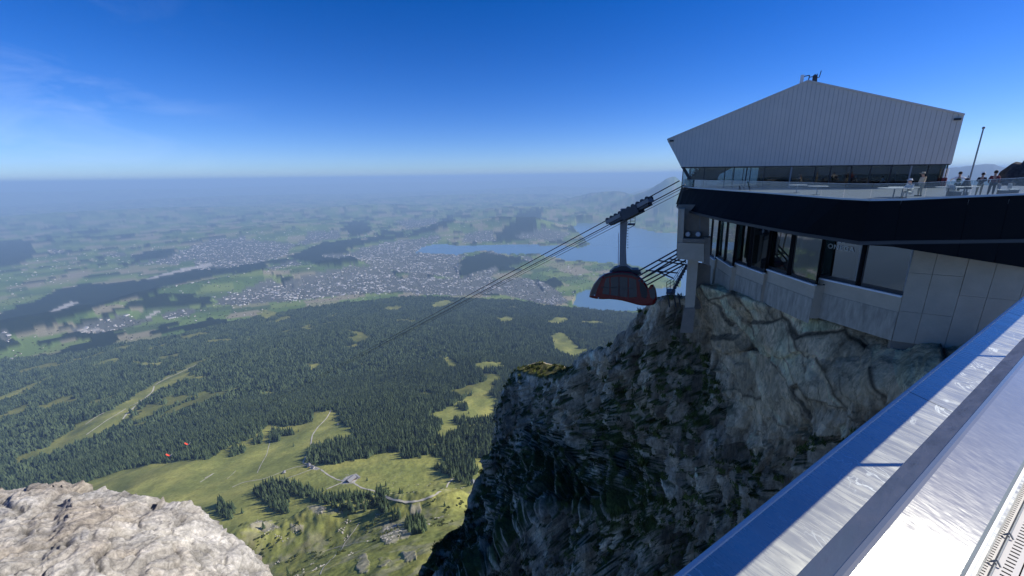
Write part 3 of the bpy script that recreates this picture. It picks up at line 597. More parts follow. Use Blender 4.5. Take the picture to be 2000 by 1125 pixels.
# ================================================================== HOUSES
M_wall = simple('pale render', (.62, .59, .54), rough=.9, var=.35, scale=.004); M_roof = simple('brown roof tiles', (.16, .11, .09), rough=.9, var=.4); M_roofg = simple('light grey roof', (.42, .42, .42), rough=.8, var=.2)
def house_mesh(name, w, l, h, rh, roof):
    e = .6
    vs = [(-w, -l, 0), (w, -l, 0), (w, l, 0), (-w, l, 0), (-w, -l, h), (w, -l, h), (w, l, h), (-w, l, h), (0, -l, h + rh), (0, l, h + rh)]
    fs = [(0, 1, 5, 4), (1, 2, 6, 5), (2, 3, 7, 6), (3, 0, 4, 7), (4, 5, 8), (6, 7, 9)]; mi = [0] * 6; b = 10
    q = rh * e / w
    vs += [(-w - e, -l - e, h - q), (0, -l - e, h + rh + .15), (0, l + e, h + rh + .15), (-w - e, l + e, h - q), (w + e, -l - e, h - q), (w + e, l + e, h - q)]
    fs += [(b, b + 1, b + 2, b + 3), (b + 1, b + 4, b + 5, b + 2)]; mi += [1, 1]
    me = bpy.data.meshes.new(name); me.from_pydata(vs, [], fs); me.materials.append(M_wall); me.materials.append(roof); me.polygons.foreach_set('material_index', mi); return me
def block_mesh(name, w, l, h):
    mb = MB(); mb.box((0, 0, h / 2), (2 * w, 0, 0), (0, 2 * l, 0), (0, 0, h)); me = bpy.data.meshes.new(name); me.from_pydata(mb.v, [], mb.f); me.materials.append(M_wall); me.materials.append(M_roofg); me.polygons.foreach_set('material_index', [0, 1, 0, 0, 0, 0]); return me
protos = [house_mesh('house', 5, 6, 6, 3.5, M_roof), house_mesh('house', 6, 9, 7, 3.5, M_roof), house_mesh('house', 5.5, 6.5, 6, 2.6, M_roofg), block_mesh('apartment_block', 7, 14, 13), block_mesh('workshop_hall', 14, 26, 9), block_mesh('apartment_block', 6, 9, 10)]
x, y = rand_sector(135000, 4600, 21000, -60, 22)
dn = lookup(town, x, y); r_ = np.hypot(x, y); pr = dn * np.clip(.10 + .9 * (6500 / r_) ** 1.0, 0, 1) * np.clip(.62 + 2.6 * fbm(x / 230, y / 230, 0, 3, seed=131), .04, 1)
k = (dn > .1) & (RNG.random(len(x)) < pr) & ~lookup(lake, x, y); x, y = x[k], y[k]
x2, y2 = rand_sector(2600, 4800, 15000, -60, 20); k = lookup(~mount & ~lake & ~ffm, x2, y2); x = np.concatenate([x, x2[k]]); y = np.concatenate([y, y2[k]])
z = ground_at(x, y); r_ = np.hypot(x, y); uu, vv = projn(x, y, z); vis = (uu > 0) & (uu < 1150) & (vv < 700)
order = np.argsort(np.where(vis, r_, 1e9)); nearh = order[:300]; rest = np.ones(len(x), bool); rest[nearh] = False
for k in nearh:
    pm_ = random.choice(protos[:4] + [protos[5]]); o = bpy.data.objects.new('house', pm_); o.location = (x[k], y[k], z[k] - 1); o.rotation_euler[2] = random.choice([.3, 1.1, 1.9, .7]) + random.uniform(-.2, .2); s = random.uniform(.7, 1.05); o.scale = (s, s, s); COL.objects.link(o)
    if uu[k] < 420: tag(o, 'tiny pale house in the valley village left of the big forest', 'house', 'village houses along the left valley floor')
    elif uu[k] < 620: tag(o, 'tiny pale house at the left end of the suburb behind the forest', 'house', 'houses at the left end of the suburb')
    elif uu[k] < 900: tag(o, 'tiny pale house of the suburb right behind the forest edge', 'house', 'suburb houses behind the forest edge')
    elif uu[k] < 1010: tag(o, 'tiny pale house of the town part crossed by the cable car ropes', 'house', 'town houses behind the cable car ropes')
    else: tag(o, 'tiny pale house of the town between forest and lake bay', 'house', 'town houses near the lake bay')
s = RNG.uniform(.55, 1.05, len(x))[rest]
scatter('town_houses', np.column_stack([x, y, z - 1])[rest], np.column_stack([s, s, s]), protos, 'thousands of tiny pale buildings spread over the valley')

# farm on the meadow
M_farmroof = simple('weathered grey roof', (.20, .20, .21), rough=.8, var=.2, scale=.6); M_wood = simple('dark timber wall', (.13, .085, .05), rough=.9, var=.3)
def chalet(u, v, w, l, h, rh, rot, label, wallm=M_wood):
    p = hit(u, v); e = empty('farm_building', p); e.rotation_euler[2] = rot; tag(e, label, 'farm building')
    mb = MB(); mb.add([(-w, -l, -2), (w, -l, -2), (w, l, -2), (-w, l, -2), (-w, -l, h), (w, -l, h), (w, l, h), (-w, l, h), (0, -l, h + rh), (0, l, h + rh)], [(0, 1, 5, 4), (1, 2, 6, 5), (2, 3, 7, 6), (3, 0, 4, 7), (4, 5, 8), (6, 7, 9)])
    def loc(m, name, mat):
        me = bpy.data.meshes.new(name); me.from_pydata(m.v, [], m.f); return link_mesh(name, me, mat, e)
    loc(mb, 'wall', wallm)
    for sgn in (-1, 1):
        q = rh * .8 / w; r = MB(); r.prism([(0, -l - .8, h + rh + .25), (0, l + .8, h + rh + .25), (sgn * (w + .8), l + .8, h - q + .25), (sgn * (w + .8), -l - .8, h - q + .25)], (0, 0, -.22)); loc(r, 'roof', M_farmroof)
    dmb = MB(); dmb.box((0, -l - .06, h * .28), (w * .5, 0, 0), (0, .1, 0), (0, 0, h * .8)); loc(dmb, 'door', M_dark)
    for i in (-1, 1):
        wmb = MB(); wmb.box((w + .05, i * l * .5, h * .55), (.1, 0, 0), (0, 1.4, 0), (0, 0, 1.2)); loc(wmb, 'window', M_dark)
    return e
chalet(686, 938, 6.5, 10, 4.5, 4.2, -.5, 'large grey roofed farm building in the middle of the meadow'); chalet(697, 934, 5, 7, 4, 3, .9, 'smaller farm shed just behind the large grey roofed barn', M_farmroof)
chalet(604, 911, 4.5, 8, 4, 3, .5, 'long alpine hut where the gravel paths meet below the spruce block'); chalet(612, 914, 3.5, 5, 3.5, 2.5, 1.0, 'small hut beside the long alpine hut at the path fork', M_wall); chalet(555, 924, 3, 4.5, 3, 2.2, .3, 'tiny white hut on the thin track left of the path fork', M_wall)
chalet(660, 830, 2.6, 3.5, 3, 2, .3, 'tiny grey hut on the upper bright green meadow', M_wall); chalet(924, 945, 4, 5.5, 4, 2.6, .2, 'pale hut at the wood edge under the cliffs', M_wall)

# ================================================================== CLIFF AND ROCKS
def limestone(name, light, dark, moss, mossamt, scale=.25, bump=.8, crack=True, vert=True):
    m, nt, b = nodes_of(name); N = nt.nodes.new; K = nt.links.new
    at = N('ShaderNodeAttribute'); at.attribute_name = 'cover'; tc = N('ShaderNodeTexCoord')
    mp = N('ShaderNodeMapping'); mp.inputs['Scale'].default_value = (1, 1, .35 if vert else 1); K(tc.outputs['Object'], mp.inputs[0])
    n1 = N('ShaderNodeTexNoise'); n1.inputs['Scale'].default_value = scale; n1.inputs['Detail'].default_value = 10; n1.inputs['Roughness'].default_value = .72; K(mp.outputs[0], n1.inputs['Vector'])
    n2 = N('ShaderNodeTexNoise'); n2.inputs['Scale'].default_value = scale * 7; n2.inputs['Detail'].default_value = 10; n2.inputs['Roughness'].default_value = .7; K(mp.outputs[0], n2.inputs['Vector'])
    ms = N('ShaderNodeMapRange'); ms.inputs[1].default_value = .32; ms.inputs[2].default_value = .68; ms.inputs[3].default_value = .45; ms.inputs[4].default_value = 1.4; K(n1.outputs[0], ms.inputs[0])
    m2 = N('ShaderNodeMapRange'); m2.inputs[1].default_value = .3; m2.inputs[2].default_value = .62; m2.inputs[3].default_value = .55; m2.inputs[4].default_value = 1.2; K(n2.outputs[0], m2.inputs[0])
    mu = N('ShaderNodeMath'); mu.operation = 'MULTIPLY'; K(ms.outputs[0], mu.inputs[0]); K(m2.outputs[0], mu.inputs[1]); val = mu.outputs[0]
    if crack:
        dn = N('ShaderNodeVectorMath'); dn.operation = 'MULTIPLY_ADD'; K(n1.outputs['Color'], dn.inputs[0]); dn.inputs[1].default_value = (3, 3, 3); K(mp.outputs[0], dn.inputs[2])
        vo = N('ShaderNodeTexVoronoi'); vo.feature = 'DISTANCE_TO_EDGE'; vo.inputs['Scale'].default_value = scale * 1.6; K(dn.outputs[0], vo.inputs['Vector'])
        cr = N('ShaderNodeMapRange'); cr.inputs[1].default_value = 0; cr.inputs[2].default_value = .035; cr.inputs[3].default_value = .55; cr.inputs[4].default_value = 1; K(vo.outputs[0], cr.inputs[0])
        m3 = N('ShaderNodeMath'); m3.operation = 'MULTIPLY'; K(val, m3.inputs[0]); K(cr.outputs[0], m3.inputs[1]); val = m3.outputs[0]
    sc = N('ShaderNodeVectorMath'); sc.operation = 'SCALE'; K(at.outputs['Color'], sc.inputs[0]); K(val, sc.inputs['Scale']); K(sc.outputs[0], b.inputs['Base Color'])
    b.inputs['Roughness'].default_value = .95; b.inputs['Specular IOR Level'].default_value = .15
    bp = N('ShaderNodeBump'); bp.inputs['Strength'].default_value = bump; bp.inputs['Distance'].default_value = .12 / scale; K(n2.outputs[0], bp.inputs['Height'])
    bp2 = N('ShaderNodeBump'); bp2.inputs['Strength'].default_value = bump; bp2.inputs['Distance'].default_value = .3 / scale; K(n1.outputs[0], bp2.inputs['Height']); K(bp.outputs[0], bp2.inputs['Normal']); K(bp2.outputs[0], b.inputs['Normal'])
    return m
def resample(pts, n):
    pts = np.array(pts, float); s = np.concatenate([[0], np.cumsum(np.linalg.norm(np.diff(pts[:, :2], axis=0), axis=1))]); t = np.linspace(0, s[-1], n)
    return np.stack([np.interp(t, s, pts[:, k]) for k in range(pts.shape[1])], 1)
def loft(rows, ts, nr):
    """rows: list of (n,3) world polylines at parameters ts; smooth interpolation between them"""
    tt = np.linspace(ts[0], ts[-1], nr); out = []
    for t in tt:
        k = min(len(ts) - 2, max(0, int(np.searchsorted(ts, t, side='right')) - 1)); f = (t - ts[k]) / (ts[k + 1] - ts[k]); out.append(rows[k] * (1 - f) + rows[k + 1] * f)
    return np.array(out), tt
def gnormals(G):
    a = np.gradient(G, axis=0); b = np.gradient(G, axis=1); n = np.cross(a, b); n /= np.linalg.norm(n, axis=2)[..., None] + 1e-9; return n
def smooth_grid(G, k):
    for _ in range(k):
        H = G.copy(); H[1:-1] = (G[:-2] + 2 * G[1:-1] + G[2:]) / 4; G = H; H = G.copy(); H[:, 1:-1] = (G[:, :-2] + 2 * G[:, 1:-1] + G[:, 2:]) / 4; G = H
    return G

K_ = [(2060, 700, 50), (1990, 690, 49), (1900, 664, 48.5), (1760, 644, 48.5), (1660, 630, 49), (1600, 615, 50), (1500, 588, 53), (1420, 564, 57), (1370, 548, 60), (1345, 572, 62), (1300, 582, 65), (1270, 592, 68), (1245, 612, 73), (1225, 642, 79), (1180, 682, 89), (1140, 694, 98), (1110, 724, 108), (1090, 741, 118), (1060, 738, 128), (1025, 726, 140), (1004, 726, 145), (990, 755, 146), (974, 800, 146), (970, 850, 142), (974, 905, 138), (942, 935, 132), (907, 1000, 122), (899, 1030, 118), (852, 1060, 112), (830, 1100, 108), (812, 1150, 104), (790, 1260, 98)]
F_ = [(2260, 760, 34), (2200, 800, 35), (2140, 860, 36), (2080, 930, 37), (2020, 1000, 38), (1960, 1070, 39), (1900, 1150, 40), (1850, 1220, 42), (1800, 1300, 44), (1740, 1300, 46), (1680, 1300, 49), (1620, 1300, 52), (1560, 1300, 55), (1500, 1300, 58), (1440, 1300, 61), (1390, 1300, 65), (1340, 1300, 68), (1290, 1300, 72), (1240, 1300, 75), (1200, 1300, 78), (1160, 1300, 81), (1120, 1300, 84), (1080, 1300, 86), (1040, 1300, 88), (1000, 1300, 90), (960, 1300, 91), (930, 1300, 92), (900, 1300, 93), (870, 1300, 94), (840, 1300, 95), (815, 1300, 97), (785, 1320, 98)]
NC, NR = 900, 430
kp = np.array([[u, v, h] for u, v, h in K_]); fp = np.array([[u, v, h] for u, v, h in F_])
ks = np.concatenate([[0], np.cumsum(np.hypot(np.diff(kp[:, 0]), np.diff(kp[:, 1])))]); sg = np.linspace(0, ks[-1], NC)
def world_row(q): return np.array([ath(*p) for p in q])
KW = world_row(kp); FW = world_row(fp)
K3 = np.stack([np.interp(sg, ks, KW[:, k]) for k in range(3)], 1); F3 = np.stack([np.interp(sg, ks, FW[:, k]) for k in range(3)], 1)
sf = sg / ks[-1]
# the gully between the summit rock and the outer buttress is hollow, the lower cliffs bulge
sK = ks / ks[-1]
hol = np.exp(-((sf - sK[12]) / .09) ** 2)
buldge = np.exp(-((sf - sK[26]) / .12) ** 2)
KF = np.stack([np.interp(sg, ks, kp[:, k]) for k in range(3)], 1); FF = np.stack([np.interp(sg, ks, fp[:, k]) for k in range(3)], 1)
ridge_ = sstep(sK[9], sK[13], sf)
def band(t, g_ridge, g_near, add=0.0):
    g = g_near + (g_ridge - g_near) * ridge_; q = KF * (1 - t) + FF * t; h = KF[:, 2] + (FF[:, 2] - KF[:, 2]) * g + add
    return np.array([ath(u, v, hh) for (u, v, _), hh in zip(q, h)])
def mid(t, push):
    B = K3 * (1 - t) + F3 * t; hd = B[:, :2] / np.linalg.norm(B[:, :2], axis=1)[:, None]; B = B.copy(); B[:, :2] += hd * push[:, None]; B[:, 2] += 0 * push; return B
left_ = sstep(.55, .8, sf)
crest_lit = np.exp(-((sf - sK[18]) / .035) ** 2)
back1 = K3 + np.stack([5 * np.ones(NC), 10 * np.ones(NC), -5 + 5.5 * crest_lit], 1); back1[:, 2] -= 14 * sstep(.3, .2, sf) * 0
back2 = K3 + np.stack([18 + 25 * left_, 34 * np.ones(NC), -60 * np.ones(NC)], 1); back3 = K3 + np.stack([40 + 50 * left_, 80 * np.ones(NC), -260 * np.ones(NC)], 1)
near_s = sstep(sK[9], sK[7], sf)                      # under the building the back goes flat into the mountain
for B, zz in ((back1, 1.0), (back2, 2.0), (back3, 3.0)): B[:, 2] += near_s * (K3[:, 2] - B[:, 2] - .4 * zz)
rows = [back3, back2, back1, K3, band(.17, .14, .05), band(.30, .42, .42, 3 * hol), band(.46, .86, .55, 4 * hol), band(.70, .93, .80), band(1.0, 1.0, 1.0)]
G, tt = loft(rows, [-.30, -.16, -.04, 0, .17, .30, .46, .70, 1.0], NR)
G = smooth_grid(G, 3)
Nn = gnormals(G); Nn *= np.sign(-(Nn * G).sum(2))[..., None]
X, Y, Z = G[..., 0], G[..., 1], G[..., 2]
dist = np.linalg.norm(G, axis=2)
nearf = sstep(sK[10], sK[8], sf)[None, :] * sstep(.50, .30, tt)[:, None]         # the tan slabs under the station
Az = np.arctan2(X, Y)
rib = fbm(Az * 26, Z / 75 + dist / 80, dist / 28, 4, seed=201, ridged=True)
rib2 = fbm(Az * 48, Z / 40, dist / 12, 3, seed=205, ridged=True)
lump = fbm(X / 17, Y / 17, Z / 22, 5, seed=209) + 1.1 * fbm(X / 45, Y / 45, Z / 40, 2, seed=210)
strata = fbm(X / 30 + Z / 9, Y / 40, Z / 5.5 + X / 20, 4, seed=213, ridged=True)
slab = np.abs(((X * .55 + Z * .9 + 2.2 * fbm(X / 9, Y / 9, Z / 9, 3, seed=217)) / 5.0) % 1 - .5) * 2
tfade = sstep(-.02, .03, tt)[:, None]; nfade = sstep(.0, .16, tt)[:, None]
amp = np.clip(dist / 75, .35, 1.5)
D = (3.2 * rib * sstep(-.02, .12, tt)[:, None] + 1.2 * rib2 * sstep(-.02, .05, tt)[:, None] + 3.0 * lump * (1 + .0 * Z) * (.3 + .7 * tfade) + .9 * strata * tfade) * amp * (1 - .85 * nearf)
slab2 = (np.floor((X * .9 - Z * .5 + 3 * fbm(X / 11, Y / 11, Z / 11, 3, seed=219)) / 4.2) * 0.618) % 1
Dn = (1.5 * (slab2 - .5)  + 1.3 * fbm(X / 5, Y / 5, Z / 7, 5, seed=221) + .6 * fbm(X / 3, Y / 3, Z / 3, 5, seed=225, ridged=True)) * nearf * nfade
G[..., 2] -= .5 * nearf
LAT = X * .83 - Y * .55
wq = 1.6 * fbm(X / 12, Y / 12, Z / 12, 4, seed=261); wq2 = .8 * fbm(X / 4, Y / 4, Z / 4, 3, seed=263)
def hsh_(i, j=0): return _perm[(_perm[i.astype(int) & 255] + (np.asarray(j).astype(int) & 255)) & 255] / 255.0 - .5
q1 = np.floor((LAT + .30 * Z + 2.2 * wq) / 2.6); q2 = np.floor((Z - .35 * LAT + 3 * wq + 5 * hsh_(q1)) / 6.5)
q3 = np.floor((LAT + .22 * Z + wq2 + wq) / 1.05); q4 = np.floor((Z - .2 * LAT + wq2 * 2 + 3 * hsh_(q3)) / 2.4)
blk = (3.0 * hsh_(q1, q2) + 1.5 * hsh_(q3, q4)) * amp
c1 = (LAT * .66 + Z * .75 + 1.2 * wq) / 3.4; s1 = np.floor(c1); c2 = (LAT * .55 - Z * .75 + 1.6 * wq + 5 * hsh_(s1)) / 7.5; s2 = np.floor(c2); c3 = (LAT * .74 + Z * .60 + wq2 + .6 * wq) / 1.15; s3 = np.floor(c3)
sl = 2.6 * hsh_(s1, s2) + .9 * hsh_(s3, s1) * (fbm(X / 9, Y / 9, Z / 9, 2, seed=267) > 0)
D = D + blk * sstep(.0, .05, tt)[:, None] * (1 - nearf); Dn = Dn * .55 + sl * nearf * nfade
G[..., 2] -= .0
fine = .55 * fbm(X / 3.2, Y / 3.2, Z / 5, 4, seed=231, ridged=True) * amp * (.4 + .6 * tfade) + .12 * fbm(X / .9, Y / .9, Z / 1.2, 3, seed=235)
G2 = G + Nn * (D + Dn + fine)[..., None]
crestbump = np.exp(-(np.abs(tt) / .03) ** 2)[:, None] * (1 - nearf)
G2[..., 2] += crestbump * (1.6 * fbm(X / 6, Y / 6, 0, 4, seed=241)) * np.clip(dist / 90, .4, 1.3)
N2 = gnormals(G2); N2 *= np.sign(-(N2 * G2).sum(2))[..., None]
up = N2[..., 2]
gz = fbm(X / 14, Y / 14, Z / 14, 5, seed=251)
swath = np.exp(-((tt[:, None] - (.22 + .45 * np.clip((sf[None, :] - .28) / .5, 0, 1))) / .17) ** 2)
U2, V2 = projn(G2[..., 0], G2[..., 1], G2[..., 2])
P_green = [(1230, 720), (1330, 610), (1420, 760), (1480, 800), (1300, 860), (1270, 940), (1350, 1020), (1200, 1080), (1080, 960), (980, 880), (1120, 860)]
gin = inpoly(U2 + 18 * gz, V2 + 18 * gz, P_green).astype(float); gin = smooth_grid(gin, 6)
P_green2 = [(1300, 960), (1440, 930), (1500, 830), (1570, 812), (1720, 800), (1780, 740), (1900, 720), (1700, 1000), (1500, 1200), (1300, 1150)]
gin2 = smooth_grid(inpoly(U2 + 18 * gz, V2 + 18 * gz, P_green2).astype(float), 6)
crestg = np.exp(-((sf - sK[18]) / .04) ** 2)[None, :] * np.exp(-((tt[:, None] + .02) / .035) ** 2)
gr = np.clip((up - .46) * 3.2 + gz * 1.6 + 1.0 * gin + .6 * gin2 + 1.6 * crestg - 1.3 * nearf * (1 - gin2), 0, 1) * (1 - nearf) * (.25 + .75 * np.clip(gin + gin2 + crestg * 2 + sstep(.45, .7, up), 0, 1))
blkv = (hsh_(q1, q2 + 7) + .6 * hsh_(q3, q4 + 3))[..., None]; slv = (hsh_(s1, s2 + 5) + .5 * hsh_(s3, s1))[..., None]
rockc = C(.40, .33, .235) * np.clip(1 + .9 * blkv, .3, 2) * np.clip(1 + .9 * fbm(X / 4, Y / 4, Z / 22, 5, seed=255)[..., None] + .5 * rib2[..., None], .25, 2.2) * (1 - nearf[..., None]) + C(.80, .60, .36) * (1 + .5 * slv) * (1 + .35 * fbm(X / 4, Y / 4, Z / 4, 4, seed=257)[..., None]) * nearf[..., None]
e_ = lambda c, w: np.clip(1 - np.abs(c - np.round(c)) / w, 0, 1)
crk = (np.maximum(np.maximum(e_(c1, .07) * (fbm(X / 7, Y / 7, Z / 7, 2, seed=271) > -.15), e_(c2, .03)), e_(c3, .10) * .7 * (fbm(X / 6, Y / 6, Z / 6, 2, seed=273) > .1)) * nearf * .8)[..., None]
rockc = rockc * (1 - crk)
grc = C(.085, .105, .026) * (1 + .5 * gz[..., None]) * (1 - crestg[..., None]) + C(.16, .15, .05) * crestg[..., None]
cc = np.clip(rockc * (1 - gr[..., None]) + grc * gr[..., None], .01, .8)
M_cliff = limestone('grey cliff limestone', None, None, None, 0, scale=.35, bump=1.0)
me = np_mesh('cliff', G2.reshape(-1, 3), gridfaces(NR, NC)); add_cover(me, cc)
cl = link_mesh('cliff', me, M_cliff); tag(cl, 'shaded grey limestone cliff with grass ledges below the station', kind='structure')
# grass tufts and small boulders on the ledges
M_tuft = fol_mat('cliff grass', (.05, .07, .016), (.10, .12, .03))
def tuft_mesh(s):
    rn = random.Random(s); vs, fs = [], []
    for k in range(16):
        a = rn.random() * 6.28; r = rn.uniform(0, .5); x, y = r * math.cos(a), r * math.sin(a); b = len(vs); h = rn.uniform(.3, .9); q = rn.uniform(.05, .12)
        vs += [(x - q, y, 0), (x + q, y, 0), (x + rn.uniform(-.25, .25), y + rn.uniform(-.25, .25), h)]; fs.append((b, b + 1, b + 2))
    me = bpy.data.meshes.new('tuft'); me.from_pydata(vs, [], fs); me.materials.append(M_tuft); return me
jj = RNG.integers(25, NR - 1, 60000); ii = RNG.integers(0, NC, 60000); k = (gr[jj, ii] > .7) & (up[jj, ii] > .15); P = G2[jj[k], ii[k]]; s = RNG.uniform(.5, 1.3, len(P)) * np.clip(dist[jj[k], ii[k]] / 60, .5, 1.5)
scatter('cliff_grass', P, np.column_stack([s, s, s * .8]), [tuft_mesh(q) for q in range(4)], 'dark grass growing on the ledges of the shaded cliff')

# sunlit rock in the lower left corner
K_ = [(-260, 1000, 17), (-60, 974, 15), (0, 971, 14.5), (30, 963, 14.2), (60, 958, 14), (98, 964, 13.6), (113, 986, 12.9), (140, 974, 12.6), (190, 976, 12.2), (235, 984, 11.7), (262, 1006, 11.4), (320, 1006, 11), (355, 1024, 10.6), (402, 1062, 10), (438, 1088, 9.6), (455, 1098, 9.4), (466, 1120, 9.1), (490, 1150, 8.7), (522, 1220, 8.2), (560, 1330, 7.6)]
F_ = [(-260 + 42 * i, 1500, 6.4 - .05 * i) for i in range(20)]
NC, NR = 560, 380
kp = np.array(K_, float); fp = np.array(F_, float); ks = np.concatenate([[0], np.cumsum(np.hypot(np.diff(kp[:, 0]), np.diff(kp[:, 1])))]); sg = np.linspace(0, ks[-1], NC)
KW, FW = world_row(kp), world_row(fp); K3 = np.stack([np.interp(sg, ks, KW[:, k]) for k in range(3)], 1); F3 = np.stack([np.interp(sg, ks, FW[:, k]) for k in range(3)], 1)
M1 = K3 * .62 + F3 * .38; M1[:, 2] += .12
b1 = K3 + np.array([-.3, .9, -.5]); b2 = K3 + np.array([-1.0, 3.0, -6]); b3 = K3 + np.array([-3, 8, -30])
G, tt = loft([b3, b2, b1, K3, M1, F3], [-.22, -.12, -.03, 0, .38, 1.0], NR); G = smooth_grid(G, 4)
Nn = gnormals(G); Nn *= np.sign(-(Nn * G).sum(2))[..., None]; X, Y, Z = G[..., 0], G[..., 1], G[..., 2]
wx, wy, wz = X + .25 * fbm(X, Y, Z, 3, seed=301), Y + .25 * fbm(X, Y, Z, 3, seed=305), Z + .25 * fbm(X, Y, Z, 3, seed=307)
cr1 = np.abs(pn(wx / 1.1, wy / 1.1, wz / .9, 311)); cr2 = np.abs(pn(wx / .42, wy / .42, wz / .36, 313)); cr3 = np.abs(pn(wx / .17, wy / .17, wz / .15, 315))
D = .17 * fbm(X / 1.6, Y / 1.6, Z / 1.6, 4, seed=319) + .09 * np.minimum(cr1 * 7, 1) + .055 * np.minimum(cr2 * 5, 1) + .022 * np.minimum(cr3 * 4, 1) + .018 * fbm(X / .12, Y / .12, Z / .12, 4, seed=323, ridged=True)
G2 = G + Nn * (D - .18)[..., None]
G2[..., 2] += np.exp(-(np.abs(tt) / .04) ** 2)[:, None] * .06 * fbm(X / .35, Y / .35, 0, 3, seed=327)
brown = np.clip(fbm(X / 1.3, Y / 1.3, Z / 1.3, 4, seed=331) * 2.6 + .0 + .5 * sstep(-6.5, -9, X), 0, 1)[..., None]
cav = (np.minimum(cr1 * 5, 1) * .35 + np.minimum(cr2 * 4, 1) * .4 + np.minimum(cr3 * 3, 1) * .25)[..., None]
lich = np.clip(fbm(X / .5, Y / .5, Z / .5, 4, seed=337) * 3 - .9, 0, 1)[..., None] * .55
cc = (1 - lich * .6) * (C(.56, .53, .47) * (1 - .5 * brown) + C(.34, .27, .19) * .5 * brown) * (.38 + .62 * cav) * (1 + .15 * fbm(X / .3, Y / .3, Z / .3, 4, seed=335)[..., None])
M_rock = limestone('sunlit pale limestone', None, None, None, 0, scale=1.6, bump=.55, crack=False, vert=False)
me = np_mesh('rock_outcrop', G2.reshape(-1, 3), gridfaces(NR, NC)); add_cover(me, np.clip(cc, .02, .8))
ro = link_mesh('rock_outcrop', me, M_rock); tag(ro, 'sunlit pale cracked limestone outcrop beside the terrace', kind='structure')

# dark rock peak behind the terrace at the right
pk = [(1955, 378, 92), (1963, 362, 94), (1972, 350, 95), (1980, 334, 96), (1990, 318, 97), (2003, 308, 98), (2040, 280, 100), (2100, 262, 102), (2200, 250, 104)]
kw = resample([ath(*p) for p in pk], 90); ft = kw.copy(); ft[:, 2] = -14; ft[:, 1] -= 6; ft[:, 0] -= 3; bk = kw + np.array([10, 16, -20.]); ft2 = ft + np.array([0, -4, -6])
G, tt = loft([bk, kw, ft, ft2], [-.3, 0, .8, 1], 70); Nn = gnormals(G); Nn *= np.sign(-(Nn * G).sum(2))[..., None]; X, Y, Z = G[..., 0], G[..., 1], G[..., 2]
G2 = G + Nn * (1.4 * fbm(X / 6, Y / 6, Z / 6, 6, seed=341, ridged=True))[..., None]
me = np_mesh('rocky_peak', G2.reshape(-1, 3), gridfaces(*G.shape[:2])); add_cover(me, np.ones(G.shape) * C(.12, .12, .12)); o = link_mesh('rocky_peak', me, M_cliff); tag(o, 'dark rocky summit rising behind the terrace rail', kind='structure')

# ================================================================== SUMMIT BUILDING
DZ = -2.0
bld = empty('summit_building', (30, 45, DZ)); tag(bld, 'summit station with grey gabled hall, black curved terrace band and concrete base', 'building')
def V3(*a): return np.array(a, float)
# --- terrace plate and fascia
top = [(33.0, 69.5), (29.0, 68.2), (26.9, 66.0), (25.7, 62.3), (25.3, 56), (25.08, 51.08), (24.98, 46), (24.94, 40.6), (24.7, 36.5), (24.45, 33), (24.35, 30.6), (24.75, 28.75), (26.96, 28.75), (31.5, 28.65), (37, 28.6), (47, 28.5), (60, 28.4)]
def tz(x, y): return DZ + .30 * min(1.0, max(0.0, (x - 27) / 9)) * (y < 30)
bot = [(31.5, 69.0), (27.9, 67.2), (25.7, 64.6), (24.5, 60.8), (23.5, 55), (23.0, 50), (22.75, 45.2), (23.0, 40), (23.15, 36.5), (23.35, 33.1), (24.0, 30.5), (24.4, 28.4), (26.9, 28.5), (31.5, 28.4), (37, 28.35), (47, 28.25), (60, 28.15)]
mb = MB(); tp = [V3(a, b_, DZ - .02) for a, b_ in top]; inner_ = [V3(62, 78, DZ - .02), V3(33, 78, DZ - .02)]
mb.prism(tp + inner_, (0, 0, -.35)); mb.build('terrace_floor', M_deck, bld)
nseg = 0
for i in range(len(top) - 1):
    a, b_, c, d = V3(*top[i], tz(*top[i])), V3(*top[i + 1], tz(*top[i + 1])), V3(*bot[i + 1], -5.0), V3(*bot[i], -5.0)
    if i in (0, 1): c[2] = d[2] = -4.6
    for P in (c, d):
        if P[0] > 26 and P[1] < 34:
            for zz in np.linspace(-3, -14, 441):
                P[2] = zz; pu, pv_ = projn(*P[:, None])
                if pv_[0] > 487 + (pu[0] - 1780) * .159: break
    n = max(1, int(round(np.linalg.norm(b_ - a) / 3.2)))
    for k in range(n):
        f0, f1 = k / n + .004, (k + 1) / n - .004
        q = [a + (b_ - a) * f0, a + (b_ - a) * f1, d + (c - d) * f1, d + (c - d) * f0]
        N_ = np.cross(q[1] - q[0], q[3] - q[0]); N_ /= np.linalg.norm(N_); N_ *= np.sign(N_ @ q[0])
        mb = MB(); mb.prism(q, N_ * .10); mb.build('fascia_panel', M_black, bld); nseg += 1
# underside of the terrace
mb = MB(); q = [V3(a, b_, -5.02) for a, b_ in bot]; mb.prism(q + [V3(60, 78, -5.02), V3(33, 78, -5.02)], (0, 0, .25)); mb.build('soffit', M_dark, bld)
